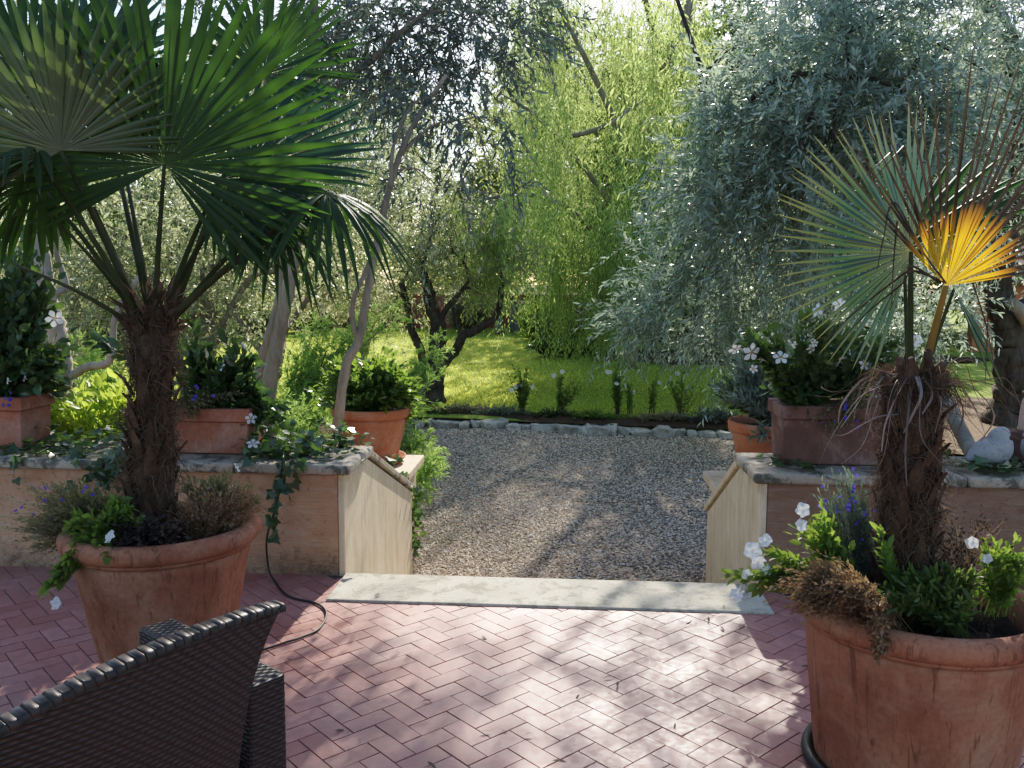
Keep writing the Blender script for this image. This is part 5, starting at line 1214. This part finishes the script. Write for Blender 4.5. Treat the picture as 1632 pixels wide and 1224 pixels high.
    a, c = at(1508, 640, 6.6), at(1538, 700, 6.4)
    a2 = a+(a-c)*.1; dirv = (c-a)/np.linalg.norm(c-a); foot = c+dirv*((GZ-c[2])/dirv[2])
    o = thing('leaning_log', 'short grey log leaning behind the right wall beside the fraying palm', 'log', foot)
    MB().tube(spline([foot, c, a2], 10), .052, 10, rough=.04, rng=np.random.default_rng(1)).build('log', MT['bark_grey'], o)
    # --- weeping willow
    b = on_lawn(1000, 20.2); rng = np.random.default_rng(77)
    root = thing('weeping_willow', 'weeping willow with long yellow green curtains over the lawn', 'tree', b)
    tm = MB(); Y = 20.2
    limbs = [([b]+P((1000, 470, Y), (1010, 380, Y), (1030, 250, Y), (1060, 120, Y), (1100, 0, Y), (1130, -150, Y)), .26, .05), (P((1010, 380, Y), (940, 280, Y-.8), (860, 190, Y-1.8), (800, 150, Y-2.5)), .08, .015), (P((1020, 300, Y), (960, 150, Y-1), (900, 30, Y-1.5), (850, -60, Y-2)), .09, .02),
             (P((1030, 240, Y), (1100, 180, Y-1.), (1180, 140, Y-2)), .09, .03), (P((905, 218, Y-2.5), (940, 210, Y-2.6), (985, 190, Y-2.6), (1020, 160, Y-2.4)), .05, .04), (P((1005, 420, Y), (900, 330, Y-1.2), (830, 310, Y-2), (760, 320, Y-2.6)), .09, .02), (P((1060, 120, Y), (1010, -60, Y-2), (960, -160, Y-3)), .08, .03), (P((1095, 60, Y-3.4), (1104, 0, Y-3.4), (1110, -60, Y-3.4)), .04, .035)]
    for pts, r0, r1 in limbs: q = spline(pts, 40); tm.tube(q, np.linspace(r0, r1, 40), 9, rough=.05, rng=rng)
    tm.build('trunk', MT['bark_grey'], root)
    cm = MB()
    # long separate strands: (x range, y range of their tops, depth range, length range, number)
    sets = [((820, 1130), (-140, 60), (19.5, 24.), (2.2, 5.0), 150), ((780, 1130), (40, 200), (18.5, 23.), (2.0, 4.6), 150), ((800, 1120), (180, 320), (17., 21.), (1.6, 3.4), 110), ((850, 1080), (300, 420), (16.5, 19.5), (1.3, 2.4), 70),
            ((740, 830), (320, 410), (14.4, 15.6), (.7, 1.5), 44), ((895, 920), (330, 400), (16.6, 17.2), (2.0, 2.5), 34), ((940, 990), (330, 400), (16.2, 16.8), (2.2, 2.7), 40), ((830, 900), (130, 260), (15.5, 17.), (1.4, 2.6), 40), ((1010, 1110), (-40, 130), (12.4, 14.5), (.9, 1.7), 44), ((800, 900), (-80, 60), (17.5, 20), (1.2, 2.4), 44)]
    for (x0, x1), (y0, y1), (d0, d1), (l0, l1), n in sets:
        n = int(n*1.65)
        # strands gather in sprays along unseen twigs
        ng = max(3, n//6); gx = rng.random(ng); gy = rng.random(ng); gd = rng.random(ng); gi = rng.integers(0, ng, n)
        p0 = A([at(x0+(x1-x0)*gx[g], y0+(y1-y0)*gy[g], d0+(d1-d0)*gd[g]) for g in gi])+rng.normal(size=(n, 3))*A([.22, .22, .12])
        L = l0+(l1-l0)*rng.random(n); K = int(11*l1)+6; out = nrm(rng.normal(size=(n, 3))*A([1, 1, .2])); t = np.linspace(0, 1, K); sway = .07*rng.normal(size=(n, 1, 3)); ph = 6.28*rng.random((n, 1, 1))
        def path(t): tt = t[None, :, None]; return p0[:, None]+out[:, None]*(.28*(1-(1-tt)**2))*np.minimum(1, L[:, None, None]*.5)+UP*(.12*np.sin(np.minimum(tt*4, 3.14)))-UP*tt**1.15*L[:, None, None]+sway*np.sin(tt*4+ph)
        ribbons(cm, path(np.linspace(0, 1, 10)), .004, 1, rng)
        pp = path(t)+.012*rng.normal(size=(n, K, 3)); sd_ = nrm(rng.normal(size=pp.shape)*A([1, 1, .25])); d = nrm(-UP*.85+.75*sd_); l = .125*(.6+.6*rng.random(n*K))
        leaves(cm, pp.reshape(-1, 3), d.reshape(-1, 3), rng.normal(size=(n*K, 3)), l, l*.17, 'lance', 0)
        idx = rng.integers(2, K-2, (n, 3)); q = pp[np.arange(n)[:, None], idx].reshape(-1, 3); twigs(cm, q, nrm(rng.normal(size=q.shape)*A([1, 1, .3])-UP*.5), .30, 8, .9, .11, .019, 30, 'lance', .0025, rng, mats=(0, 1), upn=.2)
    cm.build('crown', [MT['willow'], MT['twig']], root)
    # --- far trees behind the garden wall
    far = [(1050, 26.5, 90, 1.8, 'bg', 'leafy tree added just behind the willow curtain to shade the lawn'), (1110, 26, 70, 2.4, 'bg_dark', 'dark tree added between willow and silvery olive to shade the lawn'), (1230, 26, 90, 2.4, 'bg_dark', 'dark tree added behind the silvery olive to shade the lawn'), (-40, 36, 120, 5.2, 'bg_dark', 'tall dark tree beyond the wall at the far left'), (120, 39, 120, 5.2, 'bg', 'tall dull green tree behind the left palm crown'), (270, 36, 100, 5., 'bg_dark', 'dark tree behind the left palm fan'), (400, 41, 110, 5., 'bg', 'tall pale tree beyond the wall behind the twin trunks'), (520, 50, 90, 5., 'bg', 'hazy tree beyond the wall left of the lawn olive'),  # first three trees are added to shade the right of the lawn
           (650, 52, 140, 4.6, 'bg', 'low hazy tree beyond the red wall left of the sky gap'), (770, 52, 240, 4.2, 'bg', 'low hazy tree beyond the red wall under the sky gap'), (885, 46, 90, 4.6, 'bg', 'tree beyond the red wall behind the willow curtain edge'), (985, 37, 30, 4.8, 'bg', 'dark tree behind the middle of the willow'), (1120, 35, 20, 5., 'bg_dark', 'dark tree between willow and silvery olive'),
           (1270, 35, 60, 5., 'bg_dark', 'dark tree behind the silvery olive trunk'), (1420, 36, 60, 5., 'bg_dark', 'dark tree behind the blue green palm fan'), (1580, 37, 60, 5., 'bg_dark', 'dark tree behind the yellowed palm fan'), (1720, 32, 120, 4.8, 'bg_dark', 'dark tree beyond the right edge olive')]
    for i, (x, Y, ytop, rad, lf, lb) in enumerate(far):
        rng2 = np.random.default_rng(500+i); b = at(x, 500, Y); b[2] = -.3; zt = at(x, ytop, Y)[2]; c0 = at(x, 420, Y); h = zt-.3
        lobes = []
        nk = 7 if ytop > 200 else 11
        for k in range(nk):
            u = k/(nk-1); zc = .2+(h-.6)*(.12+.88*u); rr = rad*(.62-.30*abs(u-.4)); lobes.append((A([b[0]+rad*.55*rng2.normal()*(1-.5*u), Y+rad*.3*rng2.normal(), zc]), (rr, rr*.8, rr*.55), 300 if Y > 45 else 200))
        tree('background_tree', lb, 'tree', b, [([b, b+A([.2, 0, h*.4]), b+A([0, 0, h*.8])], .22, .08), ([b+UP*h*.2, b+A([rad*.4, 0, h*.6])], .1, .04), ([b+UP*h*.25, b+A([-rad*.4, 0, h*.6])], .1, .04)],
             lobes, lf, 'bark', dict(Ll=.21, Lw=.085, K=10, len=.8, stem=.012, kind='diamond', clumps=14, tight=.3), seed=50+i, group='trees beyond the garden wall', limb_r=.05, sub=2)
    # --- shrubs in front of the walls
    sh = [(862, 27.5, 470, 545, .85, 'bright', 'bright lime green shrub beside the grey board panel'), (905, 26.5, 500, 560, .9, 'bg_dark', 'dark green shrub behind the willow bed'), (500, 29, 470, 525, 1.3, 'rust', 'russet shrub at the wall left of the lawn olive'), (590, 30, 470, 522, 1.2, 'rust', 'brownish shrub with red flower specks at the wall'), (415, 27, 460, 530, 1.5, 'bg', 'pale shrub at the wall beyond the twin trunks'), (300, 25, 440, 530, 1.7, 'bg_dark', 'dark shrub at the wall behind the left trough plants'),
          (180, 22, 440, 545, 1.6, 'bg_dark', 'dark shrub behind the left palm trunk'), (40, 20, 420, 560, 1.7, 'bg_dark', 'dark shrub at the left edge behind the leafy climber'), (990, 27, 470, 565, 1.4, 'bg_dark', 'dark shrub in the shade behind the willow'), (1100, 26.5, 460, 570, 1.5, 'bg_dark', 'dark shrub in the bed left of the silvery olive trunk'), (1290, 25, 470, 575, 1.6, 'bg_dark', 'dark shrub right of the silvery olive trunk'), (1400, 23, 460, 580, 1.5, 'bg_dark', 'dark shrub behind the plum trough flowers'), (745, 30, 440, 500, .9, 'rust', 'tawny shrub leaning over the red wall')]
    for i, (x, Y, y0, y1, rx, lf, lb) in enumerate(sh):
        b = at(x, y1, Y); b[2] = float(lawn_z(0, Y)); top = at(x, y0, Y)[2]; hh = top-b[2]
        o = plant('shrub', lb, 'shrub', b, [(b+UP*hh*.62, (rx, .7, hh*.42), 300, b), (b+A([.4*rx, -.2, hh*.45]), (rx*.6, .5, hh*.4), 120, b+A([.3*rx, 0, 0])), (b+A([-.4*rx, -.2, hh*.4]), (rx*.6, .5, hh*.4), 120, b-A([.3*rx, 0, 0]))], lf, 'twig', seed=90+i, Ll=.12, Lw=.055, K=10, kind='diamond', t0=.3, stem=.006, group='shrubs along the garden walls')
        if i == 3:
            r2 = np.random.default_rng(9)
            for k in range(7): bloom(o, at(545+20*r2.normal(), 455+14*r2.normal(), Y-.9), nrm(TOCAM+.4*r2.normal(size=3)), .07, 'petunia', 'red')
    # --- junipers by the left of the drive
    def juniper(label, base, arms, seed):
        rng = np.random.default_rng(seed); root = thing('juniper', label, 'conifer', base); tm, cm = MB(), MB()
        for (pts, n, sp) in arms:
            n = int(n*1.9)
            q = spline([A(base)]+pts, 30); tm.tube(q, np.linspace(.03, .006, 30), 6)
            i = rng.integers(8, 30, n); p = q[i]+rng.normal(size=(n, 3))*sp*.35; ax = nrm(q[-1]-q[10])
            d = nrm(ax*.8+rng.normal(size=(n, 3))*.75+UP*.25); L = sp*(.5+.7*rng.random(n))
            twigs(cm, p, d, L, 9, .15, .05, .0075, 35, 'diamond', .003, rng, t0=.1)
            pp = p+d*L[:, None]*.6; twigs(cm, np.repeat(pp, 4, 0), nrm(np.repeat(d, 4, 0)+.7*rng.normal(size=(4*n, 3))), np.repeat(L*.45, 4), 12, .2, .034, .0065, 30, 'diamond', .002, rng, t0=.05)
        tm.build('trunk', MT['bark_grey'], root); cm.build('crown', [MT['juniper'], MT['juniper']], root); return root
    b = A([-1.9, 8.3, -.66]); juniper('feathery green juniper reaching over the gravel beside the left pier', b, [([b+A([.2, 0, .2]), at(690, 742, 7.6)], 90, .17), ([b+A([.1, 0, .3]), at(668, 770, 7.3)], 70, .15), ([b+A([0, .2, .4]), at(672, 705, 8.2)], 70, .16), ([b+A([0, .2, .6]), at(665, 650, 8.6)], 60, .16), ([b+A([.1, .2, .9]), at(690, 590, 8.8)], 60, .16), ([b+A([.1, .3, .9]), at(700, 550, 9.)], 46, .14), ([b+A([.2, -.5, .0]), at(655, 830, 7.2)], 44, .12), ([b+A([.0, -.5, .2]), at(680, 610, 8.4)], 40, .14)], 1)
    b = A([-3.0, 9.4, -.66]); juniper('tall feathery juniper behind the round pot of glossy shrub', b, [([b+A([.1, 0, .6]), at(520, 560, 9.2)], 110, .24), ([b+A([.1, 0, .9]), at(570, 520, 9.4)], 100, .22), ([b+A([.2, 0, .9]), at(625, 508, 9.5)], 70, .18), ([b+A([0, 0, .6]), at(485, 600, 9.2)], 90, .22), ([b+A([0, -.2, .3]), at(480, 650, 8.8)], 90, .22), ([b+A([0, 0, .8]), at(500, 525, 9.4)], 70, .2)], 2)
    b = A([-3.6, 8.0, -.66]); juniper('low spreading juniper behind the left trough', b, [([b+A([.2, 0, .2]), at(470, 690, 7.4)], 90, .2), ([b+A([.2, 0, .3]), at(500, 650, 7.6)], 90, .2), ([b+A([0, 0, .4]), at(440, 620, 7.8)], 70, .2), ([b+A([.3, -.3, .2]), at(520, 700, 7.2)], 70, .18), ([b+A([.4, 0, .3]), at(540, 660, 7.6)], 60, .18)], 3)
    b = A([-4.6, 7.6, -.66]); juniper('shaggy juniper between the pale trunk and the left palm trunk', b, [([b+A([.2, 0, .4]), at(170, 610, 7.2)], 100, .22), ([b+A([.2, 0, .4]), at(130, 650, 7.1)], 90, .22), ([b+A([.4, 0, .5]), at(310, 640, 7.4)], 80, .2), ([b+A([.2, 0, .5]), at(140, 560, 7.4)], 80, .2), ([b+A([.6, 0, .4]), at(370, 640, 7.4)], 60, .2)], 4)
    # a low sunlit shrub filling behind the left troughs
    b = A([-3.1, 6.4, -.66]); plant('leafy_shrub', 'sunlit broad leaved shrub rising between the left trough and the pale trunk', 'shrub', b, [(at(150, 640, 6.2), (.45, .3, .25), 120, b), (at(70, 650, 6.), (.3, .3, .25), 70, b), (at(210, 660, 6.1), (.3, .3, .2), 60, b)], 'bright', 'twig', seed=140, Ll=.075, Lw=.042, K=9, kind='oval', t0=.5)
grow()
